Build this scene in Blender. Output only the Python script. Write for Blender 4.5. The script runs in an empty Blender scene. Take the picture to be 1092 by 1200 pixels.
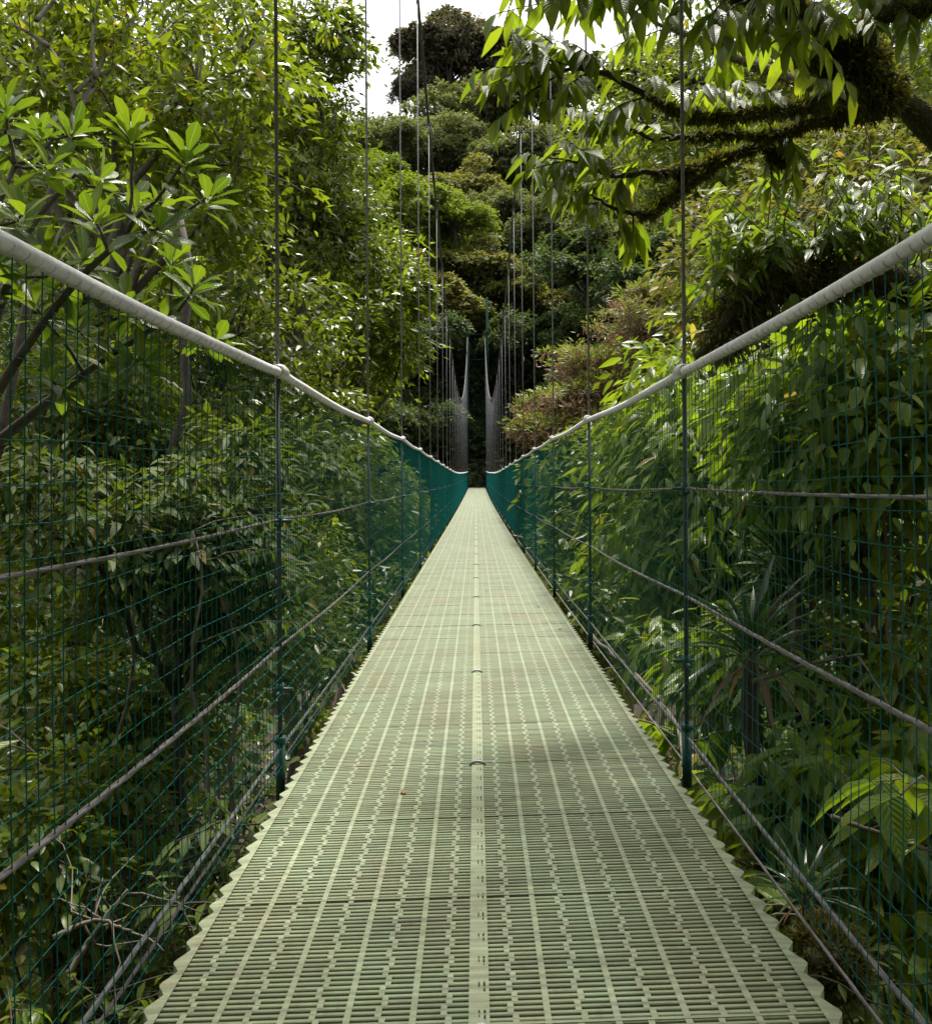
import bpy, math, random
import numpy as np

C = bpy.context.scene.collection
R = math.radians
RNG = np.random.default_rng(11)

# ------------------------------------------------------------------ scene, camera
sc = bpy.context.scene
sc.render.engine = 'CYCLES'
F = 1100.0            # focal length in photo pixels (photo 1092 x 1200)
VX, VY = 557.0, 556.0 # where the bridge direction meets the picture
EZ = 1.085            # eye above the near deck

cam = bpy.data.cameras.new('camera')
cam.sensor_fit = 'HORIZONTAL'
cam.sensor_width = 36
cam.lens = 36 * F / 1092
cam.shift_x = -(VX - 546) / 1092
cam.shift_y = -(600 - VY) / 1092
cam.clip_end = 2000
cam.clip_start = 0.05
camo = bpy.data.objects.new('camera', cam)
camo.location = (0, 0, EZ)
camo.rotation_euler = (R(90), R(0.4), 0)
C.objects.link(camo)
sc.camera = camo

def L(px, py, d):
    """photo pixel at a depth -> world point (camera looks along +Y)"""
    return np.array([(px - VX) / F * d, d, (VY - py) / F * d + EZ])

# ------------------------------------------------------------------ materials
def nodes(name):
    m = bpy.data.materials.new(name)
    m.use_nodes = True
    nt = m.node_tree
    nt.nodes.clear()
    return m, nt, nt.nodes, nt.links

def N(nt, t, **kw):
    n = nt.nodes.new(t)
    for k, v in kw.items():
        if k.startswith('i_'):
            key = k[2:]
            n.inputs[int(key) if key.isdigit() else key.replace('_', ' ')].default_value = v
        else:
            setattr(n, k, v)
    return n

def c4(c):
    return (c[0], c[1], c[2], 1)

def solid(name, a, b=None, rough=.5, metal=0., scale=20., bump=0., bscale=60., spec=.5):
    m, nt, ns, ls = nodes(name)
    out = N(nt, 'ShaderNodeOutputMaterial')
    p = N(nt, 'ShaderNodeBsdfPrincipled')
    p.inputs['Roughness'].default_value = rough
    p.inputs['Metallic'].default_value = metal
    p.inputs['Specular IOR Level'].default_value = spec
    ls.new(p.outputs[0], out.inputs[0])
    tc = N(nt, 'ShaderNodeTexCoord')
    if b is None:
        p.inputs['Base Color'].default_value = c4(a)
    else:
        no = N(nt, 'ShaderNodeTexNoise')
        no.inputs['Scale'].default_value = scale
        no.inputs['Detail'].default_value = 5
        no.inputs['Roughness'].default_value = .65
        ls.new(tc.outputs['Object'], no.inputs['Vector'])
        mr = N(nt, 'ShaderNodeMapRange')
        mr.inputs[1].default_value = .35
        mr.inputs[2].default_value = .65
        ls.new(no.outputs[0], mr.inputs[0])
        mx = N(nt, 'ShaderNodeMix', data_type='RGBA')
        mx.inputs[6].default_value = c4(a)
        mx.inputs[7].default_value = c4(b)
        ls.new(mr.outputs[0], mx.inputs[0])
        ls.new(mx.outputs[2], p.inputs['Base Color'])
    if bump:
        nb = N(nt, 'ShaderNodeTexNoise')
        nb.inputs['Scale'].default_value = bscale
        nb.inputs['Detail'].default_value = 4
        ls.new(tc.outputs['Object'], nb.inputs['Vector'])
        bp = N(nt, 'ShaderNodeBump')
        bp.inputs['Strength'].default_value = bump
        bp.inputs['Distance'].default_value = .01
        ls.new(nb.outputs[0], bp.inputs['Height'])
        ls.new(bp.outputs[0], p.inputs['Normal'])
    return m

def leaf_mat(name, a, b, old=None, trans=.38, rough=.42, veins=False, tint=(1.25, 1.2, .5), nscale=.35, spec=.32):
    """leaf: colour differs from leaf to leaf and from clump to clump; lets light through"""
    m, nt, ns, ls = nodes(name)
    out = N(nt, 'ShaderNodeOutputMaterial')
    at = N(nt, 'ShaderNodeAttribute', attribute_name='leaf_r')
    tc = N(nt, 'ShaderNodeNewGeometry')
    no = N(nt, 'ShaderNodeTexNoise')
    no.inputs['Scale'].default_value = nscale
    no.inputs['Detail'].default_value = 3
    ls.new(tc.outputs['Position'], no.inputs['Vector'])
    ad = N(nt, 'ShaderNodeMath', operation='MULTIPLY_ADD')
    ls.new(no.outputs[0], ad.inputs[0])
    ad.inputs[1].default_value = 1.6
    ad.inputs[2].default_value = -.8
    a2 = N(nt, 'ShaderNodeMath', operation='MULTIPLY_ADD', use_clamp=True)
    ls.new(at.outputs['Fac'], a2.inputs[0])
    a2.inputs[1].default_value = .75
    ls.new(ad.outputs[0], a2.inputs[2])
    oi = N(nt, 'ShaderNodeObjectInfo')
    a3 = N(nt, 'ShaderNodeMath', operation='MULTIPLY_ADD', use_clamp=True)
    ls.new(oi.outputs['Random'], a3.inputs[0])
    a3.inputs[1].default_value = .25
    ls.new(a2.outputs[0], a3.inputs[2])
    mx = N(nt, 'ShaderNodeMix', data_type='RGBA')
    mx.inputs[6].default_value = c4(a)
    mx.inputs[7].default_value = c4(b)
    ls.new(a3.outputs[0], mx.inputs[0])
    col = mx.outputs[2]
    if old is not None:
        cp = N(nt, 'ShaderNodeMath', operation='GREATER_THAN')
        ls.new(at.outputs['Fac'], cp.inputs[0])
        cp.inputs[1].default_value = old[1]
        mo = N(nt, 'ShaderNodeMix', data_type='RGBA')
        ls.new(cp.outputs[0], mo.inputs[0])
        ls.new(col, mo.inputs[6])
        mo.inputs[7].default_value = c4(old[0])
        col = mo.outputs[2]
    pr = N(nt, 'ShaderNodeBsdfPrincipled')
    pr.inputs['Roughness'].default_value = rough
    pr.inputs['Specular IOR Level'].default_value = spec
    if veins:
        av = N(nt, 'ShaderNodeAttribute', attribute_name='leaf_v')
        al = N(nt, 'ShaderNodeAttribute', attribute_name='leaf_t')
        lt = N(nt, 'ShaderNodeMath', operation='LESS_THAN')
        ls.new(av.outputs['Fac'], lt.inputs[0])
        lt.inputs[1].default_value = .08
        mv = N(nt, 'ShaderNodeMix', data_type='RGBA')
        mu = N(nt, 'ShaderNodeMath', operation='MULTIPLY')
        ls.new(lt.outputs[0], mu.inputs[0])
        mu.inputs[1].default_value = .55
        ls.new(mu.outputs[0], mv.inputs[0])
        ls.new(col, mv.inputs[6])
        mv.inputs[7].default_value = (.16, .21, .07, 1)
        col = mv.outputs[2]
        ma = N(nt, 'ShaderNodeMath', operation='MULTIPLY_ADD')
        ls.new(av.outputs['Fac'], ma.inputs[0])
        ma.inputs[1].default_value = -.22
        ls.new(al.outputs['Fac'], ma.inputs[2])
        ms = N(nt, 'ShaderNodeMath', operation='MULTIPLY')
        ls.new(ma.outputs[0], ms.inputs[0])
        ms.inputs[1].default_value = 70
        sn = N(nt, 'ShaderNodeMath', operation='SINE')
        ls.new(ms.outputs[0], sn.inputs[0])
        bp = N(nt, 'ShaderNodeBump')
        bp.inputs['Strength'].default_value = .35
        bp.inputs['Distance'].default_value = .004
        ls.new(sn.outputs[0], bp.inputs['Height'])
        ls.new(bp.outputs[0], pr.inputs['Normal'])
    ls.new(col, pr.inputs['Base Color'])
    tr = N(nt, 'ShaderNodeBsdfTranslucent')
    vm = N(nt, 'ShaderNodeMix', data_type='RGBA', blend_type='MULTIPLY')
    vm.inputs[0].default_value = 1
    ls.new(col, vm.inputs[6])
    vm.inputs[7].default_value = c4((tint[0] * 1.5, tint[1] * 1.5, tint[2] * 1.5))
    ls.new(vm.outputs[2], tr.inputs[0])
    mix = N(nt, 'ShaderNodeMixShader')
    mix.inputs[0].default_value = trans
    ls.new(pr.outputs[0], mix.inputs[1])
    ls.new(tr.outputs[0], mix.inputs[2])
    ls.new(mix.outputs[0], out.inputs[0])
    return m

def deck_mat(name, a, b, c):
    m, nt, ns, ls = nodes(name)
    out = N(nt, 'ShaderNodeOutputMaterial')
    p = N(nt, 'ShaderNodeBsdfPrincipled')
    p.inputs['Roughness'].default_value = .55
    p.inputs['Specular IOR Level'].default_value = .4
    ls.new(p.outputs[0], out.inputs[0])
    tc = N(nt, 'ShaderNodeTexCoord')
    mp = N(nt, 'ShaderNodeMapping')
    mp.inputs['Scale'].default_value = (1.6, .9, 1)
    ls.new(tc.outputs['Object'], mp.inputs[0])
    no = N(nt, 'ShaderNodeTexNoise')
    no.inputs['Scale'].default_value = 1.7
    no.inputs['Detail'].default_value = 8
    no.inputs['Roughness'].default_value = .7
    ls.new(mp.outputs[0], no.inputs['Vector'])
    r1 = N(nt, 'ShaderNodeMapRange')
    r1.inputs[1].default_value = .42
    r1.inputs[2].default_value = .68
    ls.new(no.outputs[0], r1.inputs[0])
    m1 = N(nt, 'ShaderNodeMix', data_type='RGBA')
    m1.inputs[6].default_value = c4(a)
    m1.inputs[7].default_value = c4(b)
    ls.new(r1.outputs[0], m1.inputs[0])
    n2 = N(nt, 'ShaderNodeTexNoise')
    n2.inputs['Scale'].default_value = 23
    n2.inputs['Detail'].default_value = 6
    n2.inputs['Roughness'].default_value = .75
    ls.new(tc.outputs['Object'], n2.inputs['Vector'])
    r2 = N(nt, 'ShaderNodeMapRange')
    r2.inputs[1].default_value = .5
    r2.inputs[2].default_value = .75
    r2.inputs[4].default_value = .75
    ls.new(n2.outputs[0], r2.inputs[0])
    m2 = N(nt, 'ShaderNodeMix', data_type='RGBA')
    ls.new(r2.outputs[0], m2.inputs[0])
    ls.new(m1.outputs[2], m2.inputs[6])
    m2.inputs[7].default_value = c4(c)
    # every slat weathers a little differently
    m3 = N(nt, 'ShaderNodeMapping')
    m3.inputs['Scale'].default_value = (2.4, 1 / .0205, 1)
    ls.new(tc.outputs['Object'], m3.inputs[0])
    n3 = N(nt, 'ShaderNodeTexNoise')
    n3.inputs['Scale'].default_value = 1
    n3.inputs['Detail'].default_value = 2
    ls.new(m3.outputs[0], n3.inputs['Vector'])
    r3 = N(nt, 'ShaderNodeMapRange')
    r3.inputs[1].default_value = .3
    r3.inputs[2].default_value = .7
    r3.inputs[3].default_value = .62
    r3.inputs[4].default_value = 1.22
    ls.new(n3.outputs[0], r3.inputs[0])
    mm = N(nt, 'ShaderNodeMix', data_type='RGBA', blend_type='MULTIPLY')
    mm.inputs[0].default_value = 1
    ls.new(m2.outputs[2], mm.inputs[6])
    ls.new(r3.outputs[0], mm.inputs[7])
    ls.new(mm.outputs[2], p.inputs['Base Color'])
    return m

M = {}
M['wire'] = solid('green_coated_wire', (.000, .088, .076), (.001, .112, .097), rough=.6, scale=8, spec=.15)
M['galv'] = solid('weathered_steel_rod', (.26, .245, .26), (.14, .13, .135), rough=.55, metal=.15, scale=30)
M['post'] = solid('dark_weathered_post', (.05, .055, .052), (.03, .045, .04), rough=.6, scale=25, spec=.25)
M['cable'] = solid('steel_cable', (.15, .135, .145), (.075, .065, .066), rough=.55, metal=.3, scale=45)
M['maincable'] = solid('dark_main_cable', (.10, .10, .10), (.05, .05, .05), rough=.6, metal=.2, scale=20)
M['rail'] = solid('pale_grey_handrail', (.74, .72, .76), (.56, .535, .56), rough=.5, scale=28, bump=.15, bscale=120)
M['wrap'] = solid('white_wrap', (.62, .61, .62), (.45, .43, .42), rough=.4, scale=50)
M['clamp'] = solid('green_clamp', (.003, .055, .042), (.005, .035, .027), rough=.5, scale=30)
M['beam'] = solid('dark_green_steel', (.01, .06, .045), (.03, .04, .03), rough=.5, scale=12)
M['tower'] = solid('green_tower_paint', (.003, .028, .024), (.003, .018, .015), rough=.85, scale=3, spec=.08)
M['deck'] = deck_mat('olive_grating', (.195, .24, .142), (.195, .195, .11), (.14, .1, .052))
M['deck_rib'] = deck_mat('olive_grating_rib', (.22, .255, .158), (.21, .212, .125), (.16, .12, .068))
M['clip'] = solid('lilac_grey_clip', (.36, .33, .38), (.22, .2, .2), rough=.45, metal=.3)
M['bark'] = solid('bark', (.045, .035, .025), (.095, .082, .06), rough=.85, scale=9, bump=.6, bscale=30)
M['bark_dark'] = solid('dark_bark', (.022, .017, .012), (.05, .04, .028), rough=.9, scale=9, bump=.6, bscale=30)
M['twig'] = solid('twig_bark', (.07, .055, .035), (.13, .115, .085), rough=.8, scale=15)
M['mossy'] = solid('mossy_bark', (.03, .024, .012), (.05, .047, .014), rough=.95, scale=14, bump=.8, bscale=50)
M['moss'] = leaf_mat('moss_tufts', (.05, .042, .015), (.10, .10, .025), trans=.3, rough=.8, nscale=3)
M['moss_green'] = leaf_mat('green_moss_tufts', (.085, .085, .018), (.14, .17, .03), trans=.35, rough=.8, nscale=3)
M['soil'] = solid('forest_soil', (.018, .013, .008), (.05, .035, .02), rough=.95, scale=1.3, bump=.8, bscale=6)
M['rock'] = solid('mossy_rock', (.04, .035, .02), (.075, .07, .02), rough=.9, scale=7, bump=.8, bscale=25)

M['lf_near'] = leaf_mat('big_drooping_leaf', (.075, .125, .011), (.17, .215, .015), trans=.62, rough=.4, spec=.4, veins=True, nscale=.8)
M['lf_rosette'] = leaf_mat('rosette_leaf', (.05, .095, .010), (.12, .175, .014), trans=.42, rough=.3, veins=True, nscale=.9)
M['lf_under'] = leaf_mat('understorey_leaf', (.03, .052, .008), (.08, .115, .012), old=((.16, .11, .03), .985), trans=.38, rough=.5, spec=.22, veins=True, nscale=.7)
M['lf_shrub'] = leaf_mat('bright_shrub_leaf', (.065, .12, .009), (.15, .21, .014), old=((.24, .19, .04), .985), trans=.5, rough=.3, spec=.5, veins=True, nscale=.6)
M['lf_mid'] = leaf_mat('mid_green_leaf', (.048, .079, .010), (.115, .15, .016), old=((.20, .17, .03), .98), trans=.45, rough=.33, nscale=.5)
M['lf_yellow'] = leaf_mat('yellow_green_leaf', (.062, .10, .010), (.15, .19, .016), old=((.22, .19, .02), .98), trans=.48, rough=.35, nscale=.5)
M['lf_olive'] = leaf_mat('olive_leaf', (.078, .092, .024), (.145, .15, .042), old=((.20, .13, .04), .96), trans=.4, rough=.55, spec=.18, nscale=.2)
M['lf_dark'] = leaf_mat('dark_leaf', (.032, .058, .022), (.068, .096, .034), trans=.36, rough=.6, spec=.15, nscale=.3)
M['lf_fresh'] = leaf_mat('fresh_green_leaf', (.08, .125, .018), (.14, .185, .03), trans=.42, rough=.6, spec=.15, nscale=.2)
M['lf_grey'] = leaf_mat('grey_olive_leaf', (.085, .108, .05), (.14, .16, .075), old=((.17, .11, .06), .965), trans=.36, rough=.7, spec=.12, nscale=.12)
M['lf_plum'] = leaf_mat('plum_leaf', (.06, .058, .052), (.105, .108, .066), old=((.12, .075, .055), .92), trans=.3, rough=.7, spec=.12, nscale=.12)
M['lf_rust'] = leaf_mat('rust_leaf', (.135, .09, .052), (.215, .16, .092), trans=.3, rough=.5, nscale=.6, tint=(1.2, 1, .8))
M['lf_needle'] = leaf_mat('pale_needle_leaf', (.11, .14, .035), (.19, .21, .06), trans=.35, rough=.45, nscale=.6)
M['lf_fern'] = leaf_mat('fern_leaf', (.065, .115, .012), (.14, .19, .02), trans=.42, rough=.4, nscale=1)
M['lf_dead'] = leaf_mat('dead_leaf', (.10, .055, .03), (.21, .14, .075), trans=.25, rough=.7, nscale=1, tint=(1.1, .9, .6))
M['lf_strap'] = leaf_mat('strap_leaf', (.014, .035, .012), (.04, .065, .02), trans=.3, rough=.3, nscale=1)

# ------------------------------------------------------------------ mesh building
class MB:
    def __init__(self):
        self.v, self.q, self.t, self.n = [], [], [], 0
        self.a = {}
        self.attr = False
    def add(self, v, q=None, t=None, **attrs):
        v = np.asarray(v, float).reshape(-1, 3)
        if q is not None and len(q):
            self.q.append(np.asarray(q, int).reshape(-1, 4) + self.n)
        if t is not None and len(t):
            self.t.append(np.asarray(t, int).reshape(-1, 3) + self.n)
        self.v.append(v)
        for k, x in attrs.items():
            self.a.setdefault(k, []).append(np.asarray(x, float).ravel())
        self.n += len(v)
    def box(self, c, s):
        x, y, z = np.asarray(s, float) / 2
        v = np.array([(-x,-y,-z),(x,-y,-z),(x,y,-z),(-x,y,-z),(-x,-y,z),(x,-y,z),(x,y,z),(-x,y,z)]) + np.asarray(c)
        self.add(v, [(0,3,2,1),(4,5,6,7),(0,1,5,4),(1,2,6,5),(2,3,7,6),(3,0,4,7)])
    def tube(self, pts, r, sides=6, cap=True, lobed=0., twist=0.):
        P = np.asarray(pts, float)
        n = len(P)
        r = np.broadcast_to(np.asarray(r, float), (n,))
        T = np.gradient(P, axis=0)
        T /= np.linalg.norm(T, axis=1)[:, None] + 1e-12
        ref = np.array([0, 0, 1.]) if abs(T[:, 2]).mean() < .8 else np.array([1., 0, 0])
        U = np.cross(T, ref)
        U /= np.linalg.norm(U, axis=1)[:, None] + 1e-12
        V = np.cross(T, U)
        ang = np.arange(sides) / sides * 2 * np.pi
        A = ang[None, :] + (np.arange(n) * twist)[:, None]
        rr = r[:, None] * (1 + lobed * np.cos(3 * ang))[None, :]
        v = P[:, None, :] + rr[..., None] * (np.cos(A)[..., None] * U[:, None, :] + np.sin(A)[..., None] * V[:, None, :])
        i = np.arange(n - 1)[:, None] * sides
        j = np.arange(sides)[None, :]
        k = (j + 1) % sides
        q = np.stack([i + j, i + k, i + sides + k, i + sides + j], -1).reshape(-1, 4)
        vv = v.reshape(-1, 3)
        t = []
        if cap:
            vv = np.vstack([vv, P[:1], P[-1:]])
            a, b = n * sides, n * sides + 1
            for s in range(sides):
                t.append((a, (s + 1) % sides, s))
                t.append((b, (n - 1) * sides + s, (n - 1) * sides + (s + 1) % sides))
        self.add(vv, q, t if t else None)
    def build(self, name, mat, parent=None, org=(0, 0, 0), smooth=True):
        me = bpy.data.meshes.new(name)
        if not self.v:
            self.v = [np.zeros((0, 3))]
        v = np.concatenate(self.v) - np.asarray(org)
        q = np.concatenate(self.q) if self.q else np.zeros((0, 4), int)
        t = np.concatenate(self.t) if self.t else np.zeros((0, 3), int)
        me.vertices.add(len(v))
        me.vertices.foreach_set('co', v.ravel().astype(np.float32))
        lv = np.concatenate([q.ravel(), t.ravel()]).astype(np.int32)
        me.loops.add(len(lv))
        me.loops.foreach_set('vertex_index', lv)
        nf = len(q) + len(t)
        ls = np.concatenate([np.arange(len(q)) * 4, len(q) * 4 + np.arange(len(t)) * 3]).astype(np.int32)
        me.polygons.add(nf)
        me.polygons.foreach_set('loop_start', ls)
        me.polygons.foreach_set('use_smooth', np.full(nf, smooth, bool))
        me.update(calc_edges=True)
        for k, x in self.a.items():
            at = me.attributes.new(k, 'FLOAT', 'POINT')
            at.data.foreach_set('value', np.concatenate(x).astype(np.float32))
        me.materials.append(mat)
        o = bpy.data.objects.new(name, me)
        C.objects.link(o)
        if parent is not None:
            o.parent = parent
        else:
            o.location = org
        return o

def tag(o, label=None, cat=None, group=None, kind=None):
    if label: o['label'] = label
    if cat: o['category'] = cat
    if group: o['group'] = group
    if kind: o['kind'] = kind
    return o

def empty(name, loc, label, cat, group=None):
    o = bpy.data.objects.new(name, None)
    o.empty_display_size = .3
    o.location = loc
    C.objects.link(o)
    return tag(o, label, cat, group)

def copy_tree(o, loc, rz=0, s=1., label=None, parent=None):
    c = o.copy()
    C.objects.link(c)
    if parent is None:
        c.location = loc
        c.rotation_euler = (0, 0, rz)
        c.scale = (s, s, s) if np.isscalar(s) else s
        if label: c['label'] = label
    else:
        c.parent = parent
    for ch in list(o.children):
        copy_tree(ch, None, parent=c)
    return c

# ---------------- leaves: templates (along t, across v, up w) with a length of 1
def leaf_template(kind, w):
    if kind == 'flat':      # four corners, folded on the rib
        v = np.array([(0, 0, 0), (.45, w / 2, .04), (1, 0, -.06), (.45, -w / 2, .04)])
        return v, None, np.array([(0, 2, 1), (0, 3, 2)]), np.array([0, 1, 0, 1.]), v[:, 0]
    prof = {'lance': [(.12, .5), (.38, 1.), (.7, .66)],
            'obov': [(.25, .42), (.6, 1.), (.86, .72)],
            'ovate': [(.1, .62), (.32, 1.), (.68, .7)],
            'strap': [(.25, .95), (.5, 1.), (.8, .6)]}[kind]
    droop = {'lance': .16, 'obov': .10, 'ovate': .14, 'strap': .38}[kind]
    v = [(0, 0, 0)]
    lv = [0]
    for t, k in prof:
        z = -droop * t * t
        h = k * w / 2
        v += [(t, h, z + h * .28), (t, 0, z), (t, -h, z + h * .28)]
        lv += [1, 0, 1]
    v.append((1, 0, -droop))
    lv.append(0)
    q, tr = [], [(0, 2, 1), (0, 3, 2)]
    for s in range(2):
        a = 1 + 3 * s
        q += [(a, a + 1, a + 4, a + 3), (a + 1, a + 2, a + 5, a + 4)]
    tr += [(7, 8, 10), (8, 9, 10)]
    v = np.array(v, float)
    return v, np.array(q), np.array(tr), np.array(lv, float), v[:, 0]

def unit(a):
    return a / (np.linalg.norm(a, axis=-1, keepdims=True) + 1e-9)

def put_leaves(mb, P, D, U, S, kind='flat', w=.4, rng=RNG, bend=None):
    """P base points, D leaf directions, U rough upper-side normals, S lengths"""
    P, D, U = (np.asarray(x, float).reshape(-1, 3) for x in (P, D, U))
    S = np.broadcast_to(np.asarray(S, float), (len(P),))
    D = unit(D)
    Y = unit(np.cross(U, D))
    Z = np.cross(D, Y)
    v, q, t, lv, lt = leaf_template(kind, w)
    n, m = len(P), len(v)
    zs = np.ones(n) if bend is None else bend
    V = P[:, None] + S[:, None, None] * (v[None, :, :1] * D[:, None] + v[None, :, 1:2] * Y[:, None] + (v[None, :, 2:] * zs[:, None, None]) * Z[:, None])
    off = (np.arange(n) * m)[:, None, None]
    rr = np.repeat(rng.random(n), m)
    mb.add(V.reshape(-1, 3), None if q is None else (q[None] + off).reshape(-1, 4), (t[None] + off).reshape(-1, 3),
           leaf_r=rr, leaf_v=np.tile(lv, n), leaf_t=np.tile(lt, n))

def rnd_dir(n, rng):
    return unit(rng.normal(size=(n, 3)))

def wobble(p0, p1, n, amp, rng, sag=0.):
    """a bent line between two points"""
    p0, p1 = np.asarray(p0, float), np.asarray(p1, float)
    t = np.linspace(0, 1, n)
    ln = np.linalg.norm(p1 - p0)
    o = rng.normal(size=(n, 3)).cumsum(0)
    o -= t[:, None] * o[-1] + (1 - t[:, None]) * o[0]
    P = p0 + (p1 - p0) * t[:, None] + o * amp * ln / max(n, 1) ** .5
    P[:, 2] += sag * 4 * t * (1 - t) * ln
    return P

def resample(pts, n):
    P = np.asarray(pts, float)
    s = np.r_[0, np.cumsum(np.linalg.norm(np.diff(P, axis=0), axis=1))]
    u = np.linspace(0, s[-1], n)
    # smooth through the points with a Catmull-Rom pass
    T = np.gradient(P, s, axis=0)
    i = np.clip(np.searchsorted(s, u) - 1, 0, len(P) - 2)
    h = (s[i + 1] - s[i])[:, None]
    x = ((u - s[i]) / (s[i + 1] - s[i]))[:, None]
    return ((2*x**3-3*x**2+1)*P[i] + (x**3-2*x**2+x)*h*T[i] + (-2*x**3+3*x**2)*P[i+1] + (x**3-x**2)*h*T[i+1])

# ------------------------------------------------------------------ ground
GY = np.array([-60, -8, 0, 4, 8, 14, 22, 38, 58, 72, 80, 84, 92, 110, 140, 170, 190, 240, 420.])
GZ = np.array([2, -.9, -1.35, -1.9, -3.6, -6.5, -10, -14, -10, -5, -2.2, -1.6, 3, 14, 36, 57, 60, 30, 10.])
def G(x, y):
    x, y = np.asarray(x, float), np.asarray(y, float)
    z = np.interp(y, GY, GZ)
    z = z + .30 * np.clip(np.abs(x) - 9, 0, 70) - .55 * (x < -.6) * np.clip(1 - np.abs(y - 4) / 9, 0, 1) * np.clip((-x - .6) / 1.5, 0, 1)
    z = z + .25 * np.sin(x * .9 + y * .35) * np.cos(y * .7 - x * .3) * np.clip((np.abs(y) + np.abs(x)) / 12, .25, 4)
    return z

def make_ground():
    xs = np.r_[np.linspace(-320, -30, 40)[:-1], np.linspace(-30, 30, 121), np.linspace(30, 320, 40)[1:]]
    ys = np.r_[np.linspace(-60, 0, 25)[:-1], np.linspace(0, 90, 160), np.linspace(90, 420, 90)[1:]]
    X, Y = np.meshgrid(xs, ys)
    Z = G(X, Y)
    v = np.stack([X, Y, Z], -1).reshape(-1, 3)
    nx = len(xs)
    i, j = np.meshgrid(np.arange(len(ys) - 1), np.arange(nx - 1), indexing='ij')
    a = (i * nx + j).ravel()
    mb = MB()
    mb.add(v, np.stack([a, a + 1, a + nx + 1, a + nx], -1))
    tag(mb.build('ground', M['soil']), kind='structure')
make_ground()

# ------------------------------------------------------------------ footbridge
D0, D1 = -1.2, 80.4
def drop(d):
    return -(EZ - 1.085) + .215 * (1 - ((np.asarray(d, float) - 38.5) / 38.5) ** 2) * np.where(np.asarray(d) < 38.5, 1, .75) \
        + np.where(np.asarray(d) < 38.5, 0, .25 * .215)
def B(d, u, v=0.):
    """point on the bridge: d along, u across, v above the deck"""
    d, u, v = np.broadcast_arrays(np.asarray(d, float), np.asarray(u, float), np.asarray(v, float))
    tilt = .03 * np.exp(-(np.clip(d, 0, None) / 8) ** 2)
    return np.stack([u + .12 * (d / 80) ** 2, d, -drop(d) + tilt * u + v], -1)
UL, UR = -.69, .71
HL, HR = -.737, .785
POSTS = 3.57 + 3.0 * np.arange(-1, 26)
RD = [-2, .57, 1.5, 3.57, 6.57, 9.57, 12.57, 15.57, 18.57, 25, 32, 38.5, 50, 60, 82]
RZL = [.37, .375, .378, .386, .372, .36, .327, .285, .25, .17, .09, .06, .08, .12, .25]
RZR = [.47, .45, .42, .376, .373, .354, .322, .285, .25, .17, .09, .06, .08, .12, .25]
def rail_z(d, side):
    return np.interp(d, RD, RZL if side < 0 else RZR) + EZ
def main_z(d):
    return 3.45 + .0045 * (np.asarray(d, float) - 38.5) ** 2 + EZ
def side_x(d, side):
    return (HL if side < 0 else HR) + .12 * (np.asarray(d, float) / 80) ** 2

bridge = empty('footbridge', (0, 0, 0), 'long suspension footbridge with olive green grating deck and teal wire mesh sides', 'footbridge')

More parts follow.
